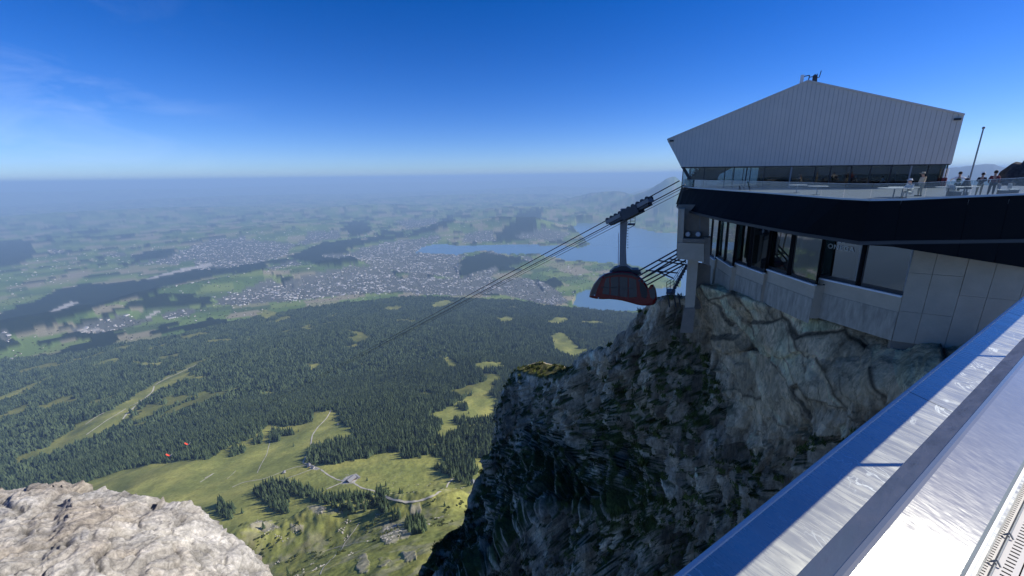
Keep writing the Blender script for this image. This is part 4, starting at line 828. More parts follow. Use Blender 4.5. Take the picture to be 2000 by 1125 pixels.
# edge trim and balustrade panes
def along(poly, step):
    out = []
    for a, b_ in zip(poly[:-1], poly[1:]):
        a, b_ = np.array(a, float), np.array(b_, float); n = max(1, int(round(np.linalg.norm(b_ - a) / step)))
        out += [(a + (b_ - a) * k / n, a + (b_ - a) * (k + 1) / n) for k in range(n)]
    return out
edge_poly = top
for a, b_ in zip(top[:-1], top[1:]):
    a, b_ = V3(*a, tz(*a)), V3(*b_, tz(*b_)); mb = MB(); d = b_ - a; nrm = V3(-d[1], d[0], 0); nrm /= np.linalg.norm(nrm)
    mb.box((a + b_) / 2 + V3(0, 0, .05), d * 1.004, nrm * .16, V3(0, 0, .13)); mb.build('edge_trim', M_trim, bld)
for a, b_ in along(top, 1.7):
    A, B = V3(*a, tz(*a) + .11), V3(*b_, tz(*b_) + .11); d = B - A; A2, B2 = A + d * .012, B - d * .012; nrm = V3(-d[1], d[0], 0); nrm /= np.linalg.norm(nrm)
    mb = MB(); mb.prism([A2, B2, B2 + V3(0, 0, 1.0), A2 + V3(0, 0, 1.0)], nrm * .02); pane = mb.build('balustrade_pane', M_bal, bld)
    mb = MB(); mb.box((A2 + B2) / 2 + V3(0, 0, 1.015) + nrm * .01, d * .976, nrm * .03, V3(0, 0, .022)); mb.build('top_edge', M_trim, pane)

# --- gabled upper hall
GA = ath(1330, 326, math.hypot(26.4, 60)); GB = ath(1857, 320, math.hypot(49.6, 48)); GA2, GB2 = V3(GA[0], GA[1], 0), V3(GB[0], GB[1], 0)
gd = GB2 - GA2; gl = np.linalg.norm(gd); gd /= gl; gn = V3(-gd[1], gd[0], 0)        # gn points away from the camera
if gn @ GA2 < 0: gn = -gn
def onface(u, v, back=0.0):
    P = GA2 + gn * back; q = atplane(u, v, P, gn); return (q - GA2) @ gd, q[2]
def face(s, z, back=0.0): return GA2 + gd * s + gn * back + V3(0, 0, z)
TL, APX, TR, BR, BL = onface(1303, 272), onface(1578, 157), onface(1884, 223), onface(1857, 320), onface(1330, 326)
def ytop(s): return np.interp(s, [TL[0], APX[0], TR[0]], [TL[1], APX[1], TR[1]])
def ybot(s): return np.interp(s, [TL[0], BL[0], BR[0], TR[0]], [TL[1], BL[1], BR[1], BR[1] + (TR[1] - BR[1]) * .0])
NPAN = 66; xs = np.linspace(TL[0], TR[0], NPAN + 1)
for i in range(NPAN):
    s0, s1 = xs[i] + .012, xs[i + 1] - .012
    pts = [(s0, ybot(s0)), (s1, ybot(s1)), (s1, ytop(s1)), (s0, ytop(s0))]
    for sx in (BL[0], BR[0]):
        if s0 < sx < s1: pts.insert(1, (sx, ybot(sx)))
    if s0 < APX[0] < s1: pts.insert(len(pts) - 1, (APX[0], APX[1]))
    pts = [p for k, p in enumerate(pts) if k == 0 or abs(p[0] - pts[k - 1][0]) + abs(p[1] - pts[k - 1][1]) > 1e-4]
    if s1 > BR[0]:                                       # the right edge of the hall leans outward
        kx = lambda z: BR[0] + (TR[0] - BR[0]) * (z - BR[1]) / (TR[1] - BR[1])
        if s0 > BR[0]:
            zz0 = BR[1] + (s0 - BR[0]) / (TR[0] - BR[0]) * (TR[1] - BR[1]); zz1 = BR[1] + (s1 - BR[0]) / (TR[0] - BR[0]) * (TR[1] - BR[1]); pts = [(s0, zz0), (s1, zz1), (s1, ytop(s1)), (s0, ytop(s0))]
    mb = MB(); off = .004 * ((i * 7) % 3)
    mb.prism([face(s, z, -off) for s, z in pts], gn * (.06 + off)); mb.build('cladding_panel', M_panel, bld)
poly = [TL, APX, TR, BR, BL]
mb = MB(); mb.prism([face(s, z, .075) for s, z in poly], gn * .18); mb.build('wall', M_steel, bld)
DEPTH = 13.0
for (a, b_) in ((TL, APX), (APX, TR)):
    mb = MB(); mb.prism([face(a[0], a[1] + .06, -.10), face(b_[0], b_[1] + .06, -.10), face(b_[0], b_[1] - .12, -.10), face(a[0], a[1] - .12, -.10)], gn * DEPTH); mb.build('roof', M_panel, bld)
for (a, b_) in ((TL, BL), (TR, BR)):
    w_ = .15 if a is TL else -.15
    mb = MB(); mb.prism([face(a[0] + w_ * .2, a[1] - .2, .26), face(a[0] + w_, a[1] - .2, .26), face(b_[0] + w_, b_[1], .26), face(b_[0] + w_ * .2, b_[1], .26)], gn * (DEPTH - .5)); mb.build('side_wall', M_panel, bld)
mb = MB(); mb.prism([face(BL[0], BL[1] - .12, .0), face(BR[0], BR[1] - .12, .0), face(BR[0], BR[1] - .006, .0), face(BL[0], BL[1] - .006, .0)], gn * (DEPTH - .4)); mb.build('ceiling', M_dark, bld)
mb = MB(); fl = DZ + .012; mb.prism([face(BL[0] + .6, fl, .5), face(BR[0] - .3, fl, .5), face(BR[0] - .3, fl, DEPTH - .8), face(BL[0] + .6, fl, DEPTH - .8)], V3(0, 0, .02)); mb.build('interior_floor', M_floorin, bld)
def sill_s(u, back=.35): return onface(u, 335, back)[0]
mull = [1334, 1349, 1376, 1416, 1434, 1458, 1466, 1493, 1545, 1592, 1622, 1662, 1700, 1740, 1778, 1812, 1848]
ms_ = [sill_s(u) for u in mull]
ceil_z = lambda s: BL[1] - .12 + (BR[1] - BL[1]) * s / gl
for back, tag_ in ((.35, 'front'), (DEPTH - .9, 'rear')):
    for i in range(len(ms_) - 1):
        s0, s1 = ms_[i] + .05, ms_[i + 1] - .05
        if tag_ == 'rear' and mull[i] >= 1493: continue
        zt0, zt1 = ceil_z(s0), ceil_z(s1)
        mb = MB(); mb.prism([face(s0, DZ + .06, back), face(s1, DZ + .06, back), face(s1, zt1 - .02, back), face(s0, zt0 - .02, back)], gn * .02); pane = mb.build('window_pane', M_glass, bld)
    for i, s in enumerate(ms_):
        if tag_ == 'rear' and mull[i] > 1493: continue
        mb = MB(); w_ = .10 if mull[i] not in (1545, 1778) else .16; z1 = ceil_z(s)
        mb.box(face(s, (DZ + z1) / 2, back), gd * w_, gn * .14, V3(0, 0, z1 - DZ)); mb.build('mullion', M_dark if mull[i] not in (1545, 1778) else M_steel, bld)
# raking corner post at the far left and the right hand end wall
mb = MB(); a, b_ = face(*onface(1331, 327, .2), .2), face(*onface(1345, 352, .2), .2); mb.prism([a, a + gd * .45, b_ + gd * .45, b_], gn * .3); mb.build('corner_post', M_dark, bld)
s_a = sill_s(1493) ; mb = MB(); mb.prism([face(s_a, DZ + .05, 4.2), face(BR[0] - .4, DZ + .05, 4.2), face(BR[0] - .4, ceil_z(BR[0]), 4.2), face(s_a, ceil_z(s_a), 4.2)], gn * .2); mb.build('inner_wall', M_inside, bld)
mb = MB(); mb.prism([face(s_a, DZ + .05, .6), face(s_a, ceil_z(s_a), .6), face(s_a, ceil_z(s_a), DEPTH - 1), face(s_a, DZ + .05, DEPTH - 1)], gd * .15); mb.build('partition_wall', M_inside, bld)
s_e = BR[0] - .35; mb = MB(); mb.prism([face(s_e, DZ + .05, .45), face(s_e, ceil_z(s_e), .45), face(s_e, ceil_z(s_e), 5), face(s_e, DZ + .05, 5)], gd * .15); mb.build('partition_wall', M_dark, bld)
# staircase seen through the glass at the left
st = empty('staircase', face(onface(1372, 350)[0], DZ, 3)); tag(st, 'dark diagonal staircase seen through the glazing at the left end of the hall', 'staircase')
B_ = 4.0; p = [face(*onface(u, v, B_), B_) for u, v in [(1342, 352), (1370, 327), (1432, 327), (1418, 334), (1405, 341), (1400, 352)]]
mb = MB(); mb.prism(p, gn * 1.8); mb.build('flight', M_concd, st)
for k in range(6):
    u0 = 1345 + k * 4.6; v0 = 350 - k * 4.0; a = face(*onface(u0, v0, B_), B_ - .05); mb = MB(); mb.box(a + V3(0, 0, .05), gd * .5, gn * .4, V3(0, 0, .25)); mb.build('step', M_dark, st)
mb = MB(); mb.path([face(*onface(u, v, B_), B_ - .2) for u, v in [(1352, 338), (1364, 329)]], .04); mb.path([face(*onface(u, v, B_), B_ - .2) for u, v in [(1357, 328), (1364, 341)]], .09); mb.build('handrail', M_dark, st)

# --- lower floor: stepped concrete band with tilted windows under the terrace
segs = [(1374, 492, 1397, 508, -12.0, 545, 552), (1398.5, 501.5, 1430, 522, -11.65, 553, 567), (1433, 513, 1493, 535, -11.2, 568, 588), (1495, 525.5, 1593, 558, -10.75, 588, 618), (1596.5, 543, 1762, 580, -10.2, 618, 648)]
wins = [[(1377, 1385), (1388, 1396)], [(1400, 1411), (1415, 1427)], [(1435, 1446), (1451, 1466), (1474, 1489)], [(1497, 1521), (1531, 1571)], [(1600, 1612), (1612, 1684), (1695, 1762)]]
wins = [[(1376, 1384), (1387.5, 1395)], [(1400, 1409), (1414, 1427)], [(1436, 1446), (1455, 1474), (1482, 1492)], [(1497, 1508), (1517, 1552), (1563, 1592)], [(1598, 1610), (1620, 1683), (1697, 1762)]]
# window openings per segment, as fractions, cut from the mullion spacing
for si, (u0, v0, u1, v1, zs, vb0, vb1) in enumerate(segs):
    A, B = atz(u0, v0, zs), atz(u1, v1, zs); d = B - A; Ls = np.linalg.norm(d); du = d / Ls; nw = V3(-du[1], du[0], 0)
    if nw @ A < 0: nw = -nw                              # nw points away from the camera
    hb = 3.6 if si < 3 else 3.4
    mb = MB(); mb.prism([A, B, B - V3(0, 0, hb), A - V3(0, 0, hb)], nw * 1.2); mb.build('base_wall', M_conc, bld)
    # lower weathered strip, set a little proud
    mb = MB(); h0, h1 = 1.35, hb + .5; off = nw * -.06; mb.prism([A + off - V3(0, 0, h0), B + off - V3(0, 0, h0), B + off - V3(0, 0, h1), A + off - V3(0, 0, h1)], nw * .055); mb.build('weathered_plinth', M_conc2, bld)
    mb = MB(); mb.box((A + B) / 2 + V3(0, 0, .05) - nw * .05, d, nw * .35, V3(0, 0, .16)); mb.build('sill', M_white, bld)
    mb = MB(); mb.box(A + V3(0, 0, -.22) - nw * .06 + du * .08, du * .18, nw * .3, V3(0, 0, .5)); mb.build('sill_return', M_white, bld)
    # glazing
    zt = -5.05; nwin = {0: 2, 1: 2, 2: 2, 3: 2, 4: 2}[si]
    fr = {0: [(.05, .45), (.55, .95)], 1: [(.04, .45), (.55, .96)], 2: [(.02, .44), (.55, .98)], 3: [(.02, .44), (.53, .98)], 4: [(.02, .47), (.54, .995)]}[si]
    for (f0, f1) in fr:
        P0, P1 = A + d * f0 + V3(0, 0, .45) + nw * .12, A + d * f1 + V3(0, 0, .45) + nw * .12
        tilt = nw * -.18
        hz = zt - P0[2]
        mb = MB(); mb.prism([P0, P1, P1 + V3(0, 0, hz) + tilt, P0 + V3(0, 0, hz) + tilt], nw * .03); pane = mb.build('window_pane', M_lglass, bld)
        for q0 in (P0, P1): mb = MB(); mb.prism([q0 - du * .05 - nw * .03, q0 + du * .05 - nw * .03, q0 + du * .05 - nw * .03 + V3(0, 0, hz) + tilt, q0 - du * .05 - nw * .03 + V3(0, 0, hz) + tilt], nw * .1); mb.build('frame', M_steel if si == 4 and q0 is P1 else M_dark, pane)
        mb = MB(); mb.prism([P0 - V3(0, 0, .38) - nw * .02, P1 - V3(0, 0, .38) - nw * .02, P1 - nw * .02, P0 - nw * .02], nw * .1); mb.build('bottom_rail', M_dark, pane)
        if si == 4 and abs(f0 - .02) < .01: omega_at = (P0, P1, hz, tilt, nw, du, pane)
    cur = 0.0
    for (f0, f1) in fr + [(1.0, 1.0)]:
        if f0 > cur + .01:
            P0, P1 = A + d * (cur + .012) + V3(0, 0, .12), A + d * (f0 - .012) + V3(0, 0, .12); hz = zt - P0[2]
            mb = MB(); mb.prism([P0, P1, P1 + V3(0, 0, hz) - nw * .12, P0 + V3(0, 0, hz) - nw * .12], nw * .25); mb.build('pier', M_black, bld)
        cur = f1
    # room behind the windows
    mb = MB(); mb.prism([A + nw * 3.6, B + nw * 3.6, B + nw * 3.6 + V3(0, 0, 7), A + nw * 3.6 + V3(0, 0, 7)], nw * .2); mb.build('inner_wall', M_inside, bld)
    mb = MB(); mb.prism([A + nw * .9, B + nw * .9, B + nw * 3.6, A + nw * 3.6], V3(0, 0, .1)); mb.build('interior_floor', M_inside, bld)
    lastB, lastn, lastdu = B, nw, du
# lettering on the big window
P0, P1, hz, tilt, nw, du, pane = omega_at
M_letter = simple('faint grey lettering', (.62, .66, .66), rough=.5, var=.02)
upv = V3(0, 0, hz) + tilt; upv /= np.linalg.norm(upv)
for txt, size, fx, fy in (('OMEGA', .62, .46, .56), ('\u03a9', .95, .46, .70)):
    cu = bpy.data.curves.new('glyphs', 'FONT'); cu.body = txt; cu.size = size; cu.extrude = .006; cu.align_x = 'CENTER'; cu.space_character = 1.15
    tmp = bpy.data.objects.new('glyphs', cu); COL.objects.link(tmp); bpy.context.view_layer.update(); lm = bpy.data.meshes.new_from_object(tmp.evaluated_get(bpy.context.evaluated_depsgraph_get())); COL.objects.unlink(tmp); bpy.data.objects.remove(tmp)
    lm.materials.clear(); lm.materials.append(M_letter); o = bpy.data.objects.new('lettering', lm); COL.objects.link(o)
    p = P0 + (P1 - P0) * fx + (V3(0, 0, hz) + tilt) * fy - nw * .06; nv = np.cross(du, upv)
    if nv @ p > 0: sx = -1
    o.parent = pane; wp = np.array(wpos(pane)); q = p - wp
    X_ = du; Y_ = upv; Z_ = np.cross(X_, Y_)
    o.matrix_local = Matrix(((X_[0], Y_[0], Z_[0], q[0]), (X_[1], Y_[1], Z_[1], q[1]), (X_[2], Y_[2], Z_[2], q[2]), (0, 0, 0, 1)))
# concrete panel wall to the right
A = lastB + lastdu * .02; prev = A
dirn = V3(.86, -.5, 0); dirn /= np.linalg.norm(dirn)
Wd = [V3(*A[:2], 0)]
for u in (1825, 1889, 1946, 2012, 2090, 2200):
    d = ray(u, 520); d2 = d[:2]; M2 = np.array([[d2[0], -dirn[0]], [d2[1], -dirn[1]]]); t = np.linalg.solve(M2, A[:2]); Wd.append(V3(*(A[:2] + dirn[:2] * t[1]), 0))
for i in range(len(Wd) - 1):
    a, b_ = Wd[i], Wd[i + 1]; d = b_ - a; nrm = V3(-d[1], d[0], 0); nrm /= np.linalg.norm(nrm); nrm *= np.sign(nrm @ a); L_ = np.linalg.norm(d); g_ = d / L_ * .016
    for zl in ((-4.8, -8.1), (-8.12, -11.4), (-11.42, -14.1)) if i < 2 else ((-4.8, -9.6), (-9.62, -14.1)):
        mb = MB(); pr = .015 * ((i * 5 + int(-zl[0])) % 3); mb.prism([a + g_ + V3(0, 0, zl[0]) - nrm * pr, b_ - g_ + V3(0, 0, zl[0]) - nrm * pr, b_ - g_ + V3(0, 0, zl[1]) - nrm * pr, a + g_ + V3(0, 0, zl[1]) - nrm * pr], nrm * .4); mb.build('concrete_panel', M_conc, bld)
    mb = MB(); mb.prism([a - nrm * -.12 + V3(0, 0, -14.1), b_ + nrm * .12 + V3(0, 0, -14.1), b_ + nrm * .12 + V3(0, 0, -17.5), a + nrm * .12 + V3(0, 0, -17.5)], nrm * .6); mb.build('foundation_wall', M_concd, bld)
    mb = MB(); mb.prism([a + nrm * .2 + V3(0, 0, -5), b_ + nrm * .2 + V3(0, 0, -5), b_ + nrm * .2 + V3(0, 0, -14.1), a + nrm * .2 + V3(0, 0, -14.1)], nrm * .5); mb.build('backing_wall', M_dark, bld)

# --- roof antennas
an = empty('antenna_cluster', face(APX[0], APX[1] + .06, 1.0)); tag(an, 'cluster of dark antennas and one white panel on the roof apex', 'antenna')
def rf(u, v): return face(*onface(u, v, .8), .8)
mb = MB(); mb.box(rf(1566, 156), gd * .35, gn * .3, V3(0, 0, 1.1)); mb.build('panel_antenna', M_white, an)
for nm, pts, r_ in (('mast', [(1579, 158), (1581, 147)], .06), ('mast', [(1592, 162), (1592, 145)], .09), ('mast', [(1595, 161), (1596, 144)], .05), ('arm', [(1567, 150), (1581, 147)], .06), ('arm', [(1580, 151), (1592, 149)], .05), ('whip', [(1593, 152), (1600, 151), (1602, 145), (1604, 138)], .05)):
    mb = MB(); mb.path([rf(*p) for p in pts], r_); mb.build(nm, M_dsteel, an)
mb = MB(); mb.box(rf(1591, 155), gd * .45, gn * .4, V3(0, 0, .9)); mb.build('equipment_box', M_dsteel, an)
# spotlights at the upper corners
for u, v, w_ in ((1869, 233, 'right upper corner'), (1312, 275, 'left upper corner')):
    p = face(*onface(u, v), -.15); sp = empty('floodlight', p); tag(sp, 'small dark floodlight at the %s of the grey gable' % w_, 'floodlight'); mb = MB(); mb.box(p, gd * .55, gn * .2, V3(0, 0, .22)); mb.build('lamp_head', M_dark, sp); mb = MB(); mb.box(p + gn * .1 - V3(0, 0, .0), gd * .12, gn * .16, V3(0, 0, .1)); mb.build('bracket', M_dark, sp)

# --- cable car dock: concrete box with two lamps, pillar, stair tower
dk = empty('cable_car_dock', ath(1350, 510, 57)); tag(dk, 'concrete docking box with a lamp recess on a tall pillar, left end of station', 'dock')
DP = ath(1350, 480, 58); dn_ = V3(DP[0], DP[1], 0); dn_ /= np.linalg.norm(dn_); dr = V3(dn_[1], -dn_[0], 0)
def dkp(u, v, back=0.0): return atplane(u, v, DP + dn_ * back, dn_)
def dslab(name, pts, back, thick, mat, par=None): mb = MB(); mb.prism([dkp(u, v, back) for u, v in pts], dn_ * thick); return mb.build(name, mat, par or dk)
dslab('back_wall', [(1325, 400), (1386, 400), (1384, 508), (1321, 500)], 1.3, .5, M_concd)
dslab('side_pier', [(1331, 408), (1337, 408), (1333, 505), (1323, 505)], 0, 1.25, M_conc); dslab('side_pier', [(1325, 408), (1331, 408), (1323, 505), (1321.5, 505)], .4, 1.3, M_conc)
dslab('apron', [(1332, 474), (1375, 476), (1375, 512), (1322, 505), (1323, 474)], -.2, 1.45, M_conc); dslab('ledge', [(1334, 466), (1378, 467), (1378, 475), (1333, 473)], -.35, 1.6, M_concd)
dslab('side_wall', [(1375, 464), (1388, 464), (1386, 520), (1374, 514)], -.1, 1.5, M_concd)
for u in (1345, 1365):
    p = dkp(u, 457, .9); mb = MB(); mb.tube(p - dn_ * .35 - dr * .1, p, .33, .36, n=12); lp = mb.build('lamp', M_steel, dk)
    mb = MB(); mb.tube(p - dn_ * .40 - dr * .1, p - dn_ * .351 - dr * .1, .28, n=12); mb.build('lens', M_lamp, lp)
mb = MB(); mb.path([dkp(1367, 448, .8), dkp(1367, 405, .8)], .04); mb.build('conduit', M_steel, dk)
dslab('pillar', [(1343, 505), (1364, 509), (1356, 606), (1337, 606)], 1.0, 1.1, M_conc); dslab('pillar_foot', [(1336, 602), (1358, 602), (1353, 650), (1328, 650)], .8, 1.5, M_concd)
dslab('rear_wall', [(1358, 512), (1388, 520), (1386, 600), (1352, 606)], 3.0, .6, M_concd)
stt = empty('service_stair', dkp(1322, 560, 1.5)); tag(stt, 'dark steel service stair and small railed platform beside the dock pillar', 'stair')
dslab('platform', [(1301, 571), (1318, 572), (1318, 576), (1301, 575)], 1.0, 2.2, M_dsteel, stt)
for k in range(9): dslab('tread', [(1314 + k * 2.9, 562 - k * 5.3), (1321 + k * 2.9, 562 - k * 5.3), (1321 + k * 2.9, 564.5 - k * 5.3), (1314 + k * 2.9, 564.5 - k * 5.3)], 1.2, 1.0, M_dsteel, stt)
for back in (1.0, 2.1): mb = MB(); mb.path([dkp(1310, 574, back), dkp(1341, 515, back)], .09); mb.build('stringer', M_dsteel, stt)
for back in (.95, 3.1):
    mb = MB()
    for v in (551, 557, 563): mb.path([dkp(1302, v, back), dkp(1316, v - 8, back), dkp(1340, v - 46, back)], .035)
    for u, vv0, vv1 in ((1302, 573, 551), (1309, 572, 547), (1316, 571, 543), (1324, 560, 530), (1332, 545, 514)): mb.path([dkp(u, vv0, back), dkp(u, vv1, back)], .04)
    mb.build('railing', M_dsteel, stt)
for u in (1304, 1316, 1325): mb = MB(); mb.path([dkp(u, 574, 1.6), dkp(u + 4, 600, 2.0)], .1); mb.build('support_post', M_dsteel, stt)
gf = empty('guide_frame', dkp(1300, 530, 0)); tag(gf, 'open frame of parallel steel guide rails reaching from the dock behind the gondola', 'guide frame')
for (a, b_, bk) in (((1325, 486), (1246, 530), 0), ((1324, 495), (1244, 541), 0), ((1338, 500), (1252, 546), 1.5), ((1340, 508), (1256, 552), 2.4), ((1322, 503), (1247, 549), 0.3), ((1337, 516), (1263, 557), 3.0)):
    mb = MB(); mb.path([dkp(*a, bk), dkp(*b_, bk)], .11); mb.build('rail', M_dsteel, gf)
for (a, b_, k0, k1) in (((1287, 509), (1339, 517), 0, 3), ((1262, 528), (1322, 533), 0, 3), ((1284, 530), (1314, 543), 0, 2), ((1305, 505), (1340, 512), 0, 2.5)):
    mb = MB(); mb.path([dkp(*a, k0), dkp(*b_, k1)], .10); mb.build('cross_beam', M_dsteel, gf)

# ================================================================== CABLE CAR
CH = 62.0; CP = ath(1217, 520, CH); cn = V3(CP[0], CP[1], 0); cn /= np.linalg.norm(cn); crt = V3(cn[1], -cn[0], 0)
def cp(u, v, back=0.0): return atplane(u, v, CP + cn * back, cn)
cc_ = empty('cable_car', cp(1217, 560, 1.6)); tag(cc_, 'dark red aerial cable car with grey hanger arm arriving at the station', 'cable car')
zc = lambda pts: [(1140 + a / 4.6875, 370 + b / 4.6875) for a, b in pts]
prof = zc([(50, 985), (62, 930), (90, 868), (135, 812), (190, 772), (260, 752), (345, 745), (430, 752), (490, 778), (540, 815), (575, 862), (596, 915), (612, 908), (640, 868), (658, 905), (668, 950), (673, 1005), (660, 1040), (636, 1058), (590, 1066), (540, 1064), (490, 1056), (420, 1036), (350, 1018), (290, 1009), (230, 1004), (170, 1006), (115, 1002), (75, 994)])
cen = (1218, 565)
def ring(sc, back): return [cp(cen[0] + (u - cen[0]) * sc, cen[1] + (v - cen[1]) * sc, back) for u, v in prof]
levels = [(.90, 0), (.97, .12), (1.0, .5), (1.0, 2.9), (.97, 3.25), (.9, 3.4)]
mb = MB(); n = len(prof); vs = []; fs = []
for sc_, bk in levels: vs += ring(sc_, bk)
for k in range(len(levels) - 1): fs += [(k * n + i, k * n + (i + 1) % n, (k + 1) * n + (i + 1) % n, (k + 1) * n + i) for i in range(n)]
fs += [tuple(range(n - 1, -1, -1)), tuple(range((len(levels) - 1) * n, len(levels) * n))]
mb.add(vs, fs); mb.build('cabin', M_red, cc_, smooth=False)
M_cabglass = simple('dark cabin window', (.035, .035, .04), rough=.15, var=.4, scale=1.5, spec=.8)
def cpatch(name, pts, back, thick, mat, par=cc_): mb = MB(); mb.prism([cp(u, v, back) for u, v in zc(pts)], cn * thick); return mb.build(name, mat, par)
wincols = [[(205, 815), (235, 808), (235, 965), (170, 955), (188, 865)], [(248, 806), (318, 800), (318, 975), (248, 968)], [(330, 800), (402, 806), (402, 990), (330, 978)], [(414, 808), (480, 826), (488, 985), (414, 990)]]
for w_ in wincols: f_ = cpatch('side_window', w_, -.03, .06, M_cabglass)
cpatch('nose_window', [(62, 975), (72, 925), (98, 872), (140, 822), (175, 800), (150, 850), (125, 905), (108, 970)], -.02, .1, M_cabglass)
cpatch('door_line', [(321, 800), (327, 800), (327, 985), (321, 984)], -.05, .05, M_dark); cpatch('belt', [(160, 893), (485, 905), (485, 911), (160, 899)], -.05, .05, M_dark)
cpatch('roof_visor', [(180, 790), (260, 768), (350, 762), (450, 772), (500, 800), (500, 812), (440, 790), (350, 780), (265, 786), (190, 806)], -.10, .2, M_dark)
cpatch('rear_window', [(596, 925), (620, 908), (640, 885), (654, 930), (658, 985), (640, 1010), (610, 990)], -.02, .06, M_cabglass)
cpatch('rear_window', [(510, 835), (545, 860), (575, 905), (585, 960), (570, 1000), (530, 985), (515, 920)], -.015, .05, M_dark)
for q in ((100, 968), (135, 995)): p = cp(*zc([q])[0], -.05); mb = MB(); mb.ball(p, .12); mb.build('headlight', M_lamp, cc_)
cpatch('roof_housing', [(235, 760), (280, 722), (345, 705), (400, 705), (440, 735), (500, 735), (530, 770), (500, 785), (440, 762), (350, 752), (270, 758)], .8, 1.6, M_dsteel)
# hanger
hg = MB(); hb_ = [(337, 180), (402, 176), (404, 250), (398, 340), (392, 450), (388, 560), (392, 660), (398, 752), (326, 752), (328, 650), (330, 560), (331, 450), (333, 340), (336, 250)]
hg.prism([cp(u, v, 1.0) for u, v in zc(hb_)], cn * 1.1); hg.build('hanger_arm', M_hang, cc_)
cpatch('access_ladder', [(316, 400), (322, 400), (320, 745), (312, 745)], 1.2, .08, M_lamp)
for k in range(10): p = cp(*zc([(402, 300 + k * 26)])[0], 1.3); mb = MB(); mb.box(p, crt * .22, cn * .2, V3(0, 0, .06)); mb.build('step_iron', M_dsteel, cc_)
cpatch('service_platform', [(402, 318), (470, 318), (470, 328), (402, 328)], .8, 1.4, M_dsteel)
for bk in (.8, 2.2):
    mb = MB()
    for v in (262, 290): mb.path([cp(*zc([(408, v)])[0], bk), cp(*zc([(471, v)])[0], bk)], .04)
    for u in (430, 471): mb.path([cp(*zc([(u, 320)])[0], bk), cp(*zc([(u, 215)])[0], bk)], .04)
    mb.path([cp(*zc([(402, 362)])[0], bk), cp(*zc([(465, 328)])[0], bk)], .05); mb.build('platform_railing', M_dsteel, cc_)
# carriage on the ropes
LA_ = ath(1332, 354.5, 56.5); low_end = hit(480, 812, 900); low_end = low_end + V3(0, 0, 12)
rd = low_end - LA_; rl = np.linalg.norm(rd); rdir = rd / rl; side = np.cross(rdir, V3(0, 0, 1)); side /= np.linalg.norm(side); upr = np.cross(side, rdir)
def rope_pt(t, so=0, uo=0): return LA_ + rd * t + side * so + upr * uo - V3(0, 0, 14.0 * t * (1 - t))
tcar = [t for t in np.linspace(0.001, .02, 400)]; us = [projn(*rope_pt(t)[:, None])[0][0] for t in tcar]; tc0 = tcar[int(np.argmin(np.abs(np.array(us) - 1226)))]
pc = rope_pt(tc0)
for nm, l0, l1, w_, h_, uo in (('carriage_beam', -3.6, 3.4, 1.0, .55, -.55), ('carriage_truck', -3.9, -1.6, 1.3, .5, -.2), ('carriage_truck', 1.0, 3.8, 1.3, .5, -.2), ('carriage_housing', -2.0, .8, 1.5, 1.2, -.5)):
    a, b_ = pc + rdir * l0, pc + rdir * l1; mb = MB(); mb.box((a + b_) / 2 + upr * uo, rdir * (l1 - l0), side * w_, upr * h_); mb.build(nm, M_dsteel if nm != 'carriage_truck' else M_hang, cc_)
for so in (-.45, .45):
    for k in range(10):
        a = pc + rdir * (-3.7 + k * .8) + side * so + upr * .12; mb = MB(); mb.tube(a - side * .12, a + side * .12, .30, n=10); mb.build('wheel', M_dsteel, cc_)
# ropes
rp = [('track_cable', -.45, 0.12, .07, 'near track rope, upper of the dark cables carrying the gondola'), ('track_cable', .45, -0.42, .07, 'second track rope running close beside the upper one'), ('haul_cable', -.2, -.85, .035, 'thin haul rope hanging just below the two track ropes'), ('haul_cable', .5, -1.08, .035, 'lowest thin haul rope under the track ropes')]
for nm, so, uo, r_, lb in rp:
    ts = np.concatenate([np.linspace(0, .03, 16), np.linspace(.045, 1, 40)])
    mb = MB(); mb.path([rope_pt(t, so, uo) for t in ts], r_, n=6); o = mb.build(nm, M_dark, None, origin=LA_); tag(o, lb, 'cable', 'cables of the aerial cable car')

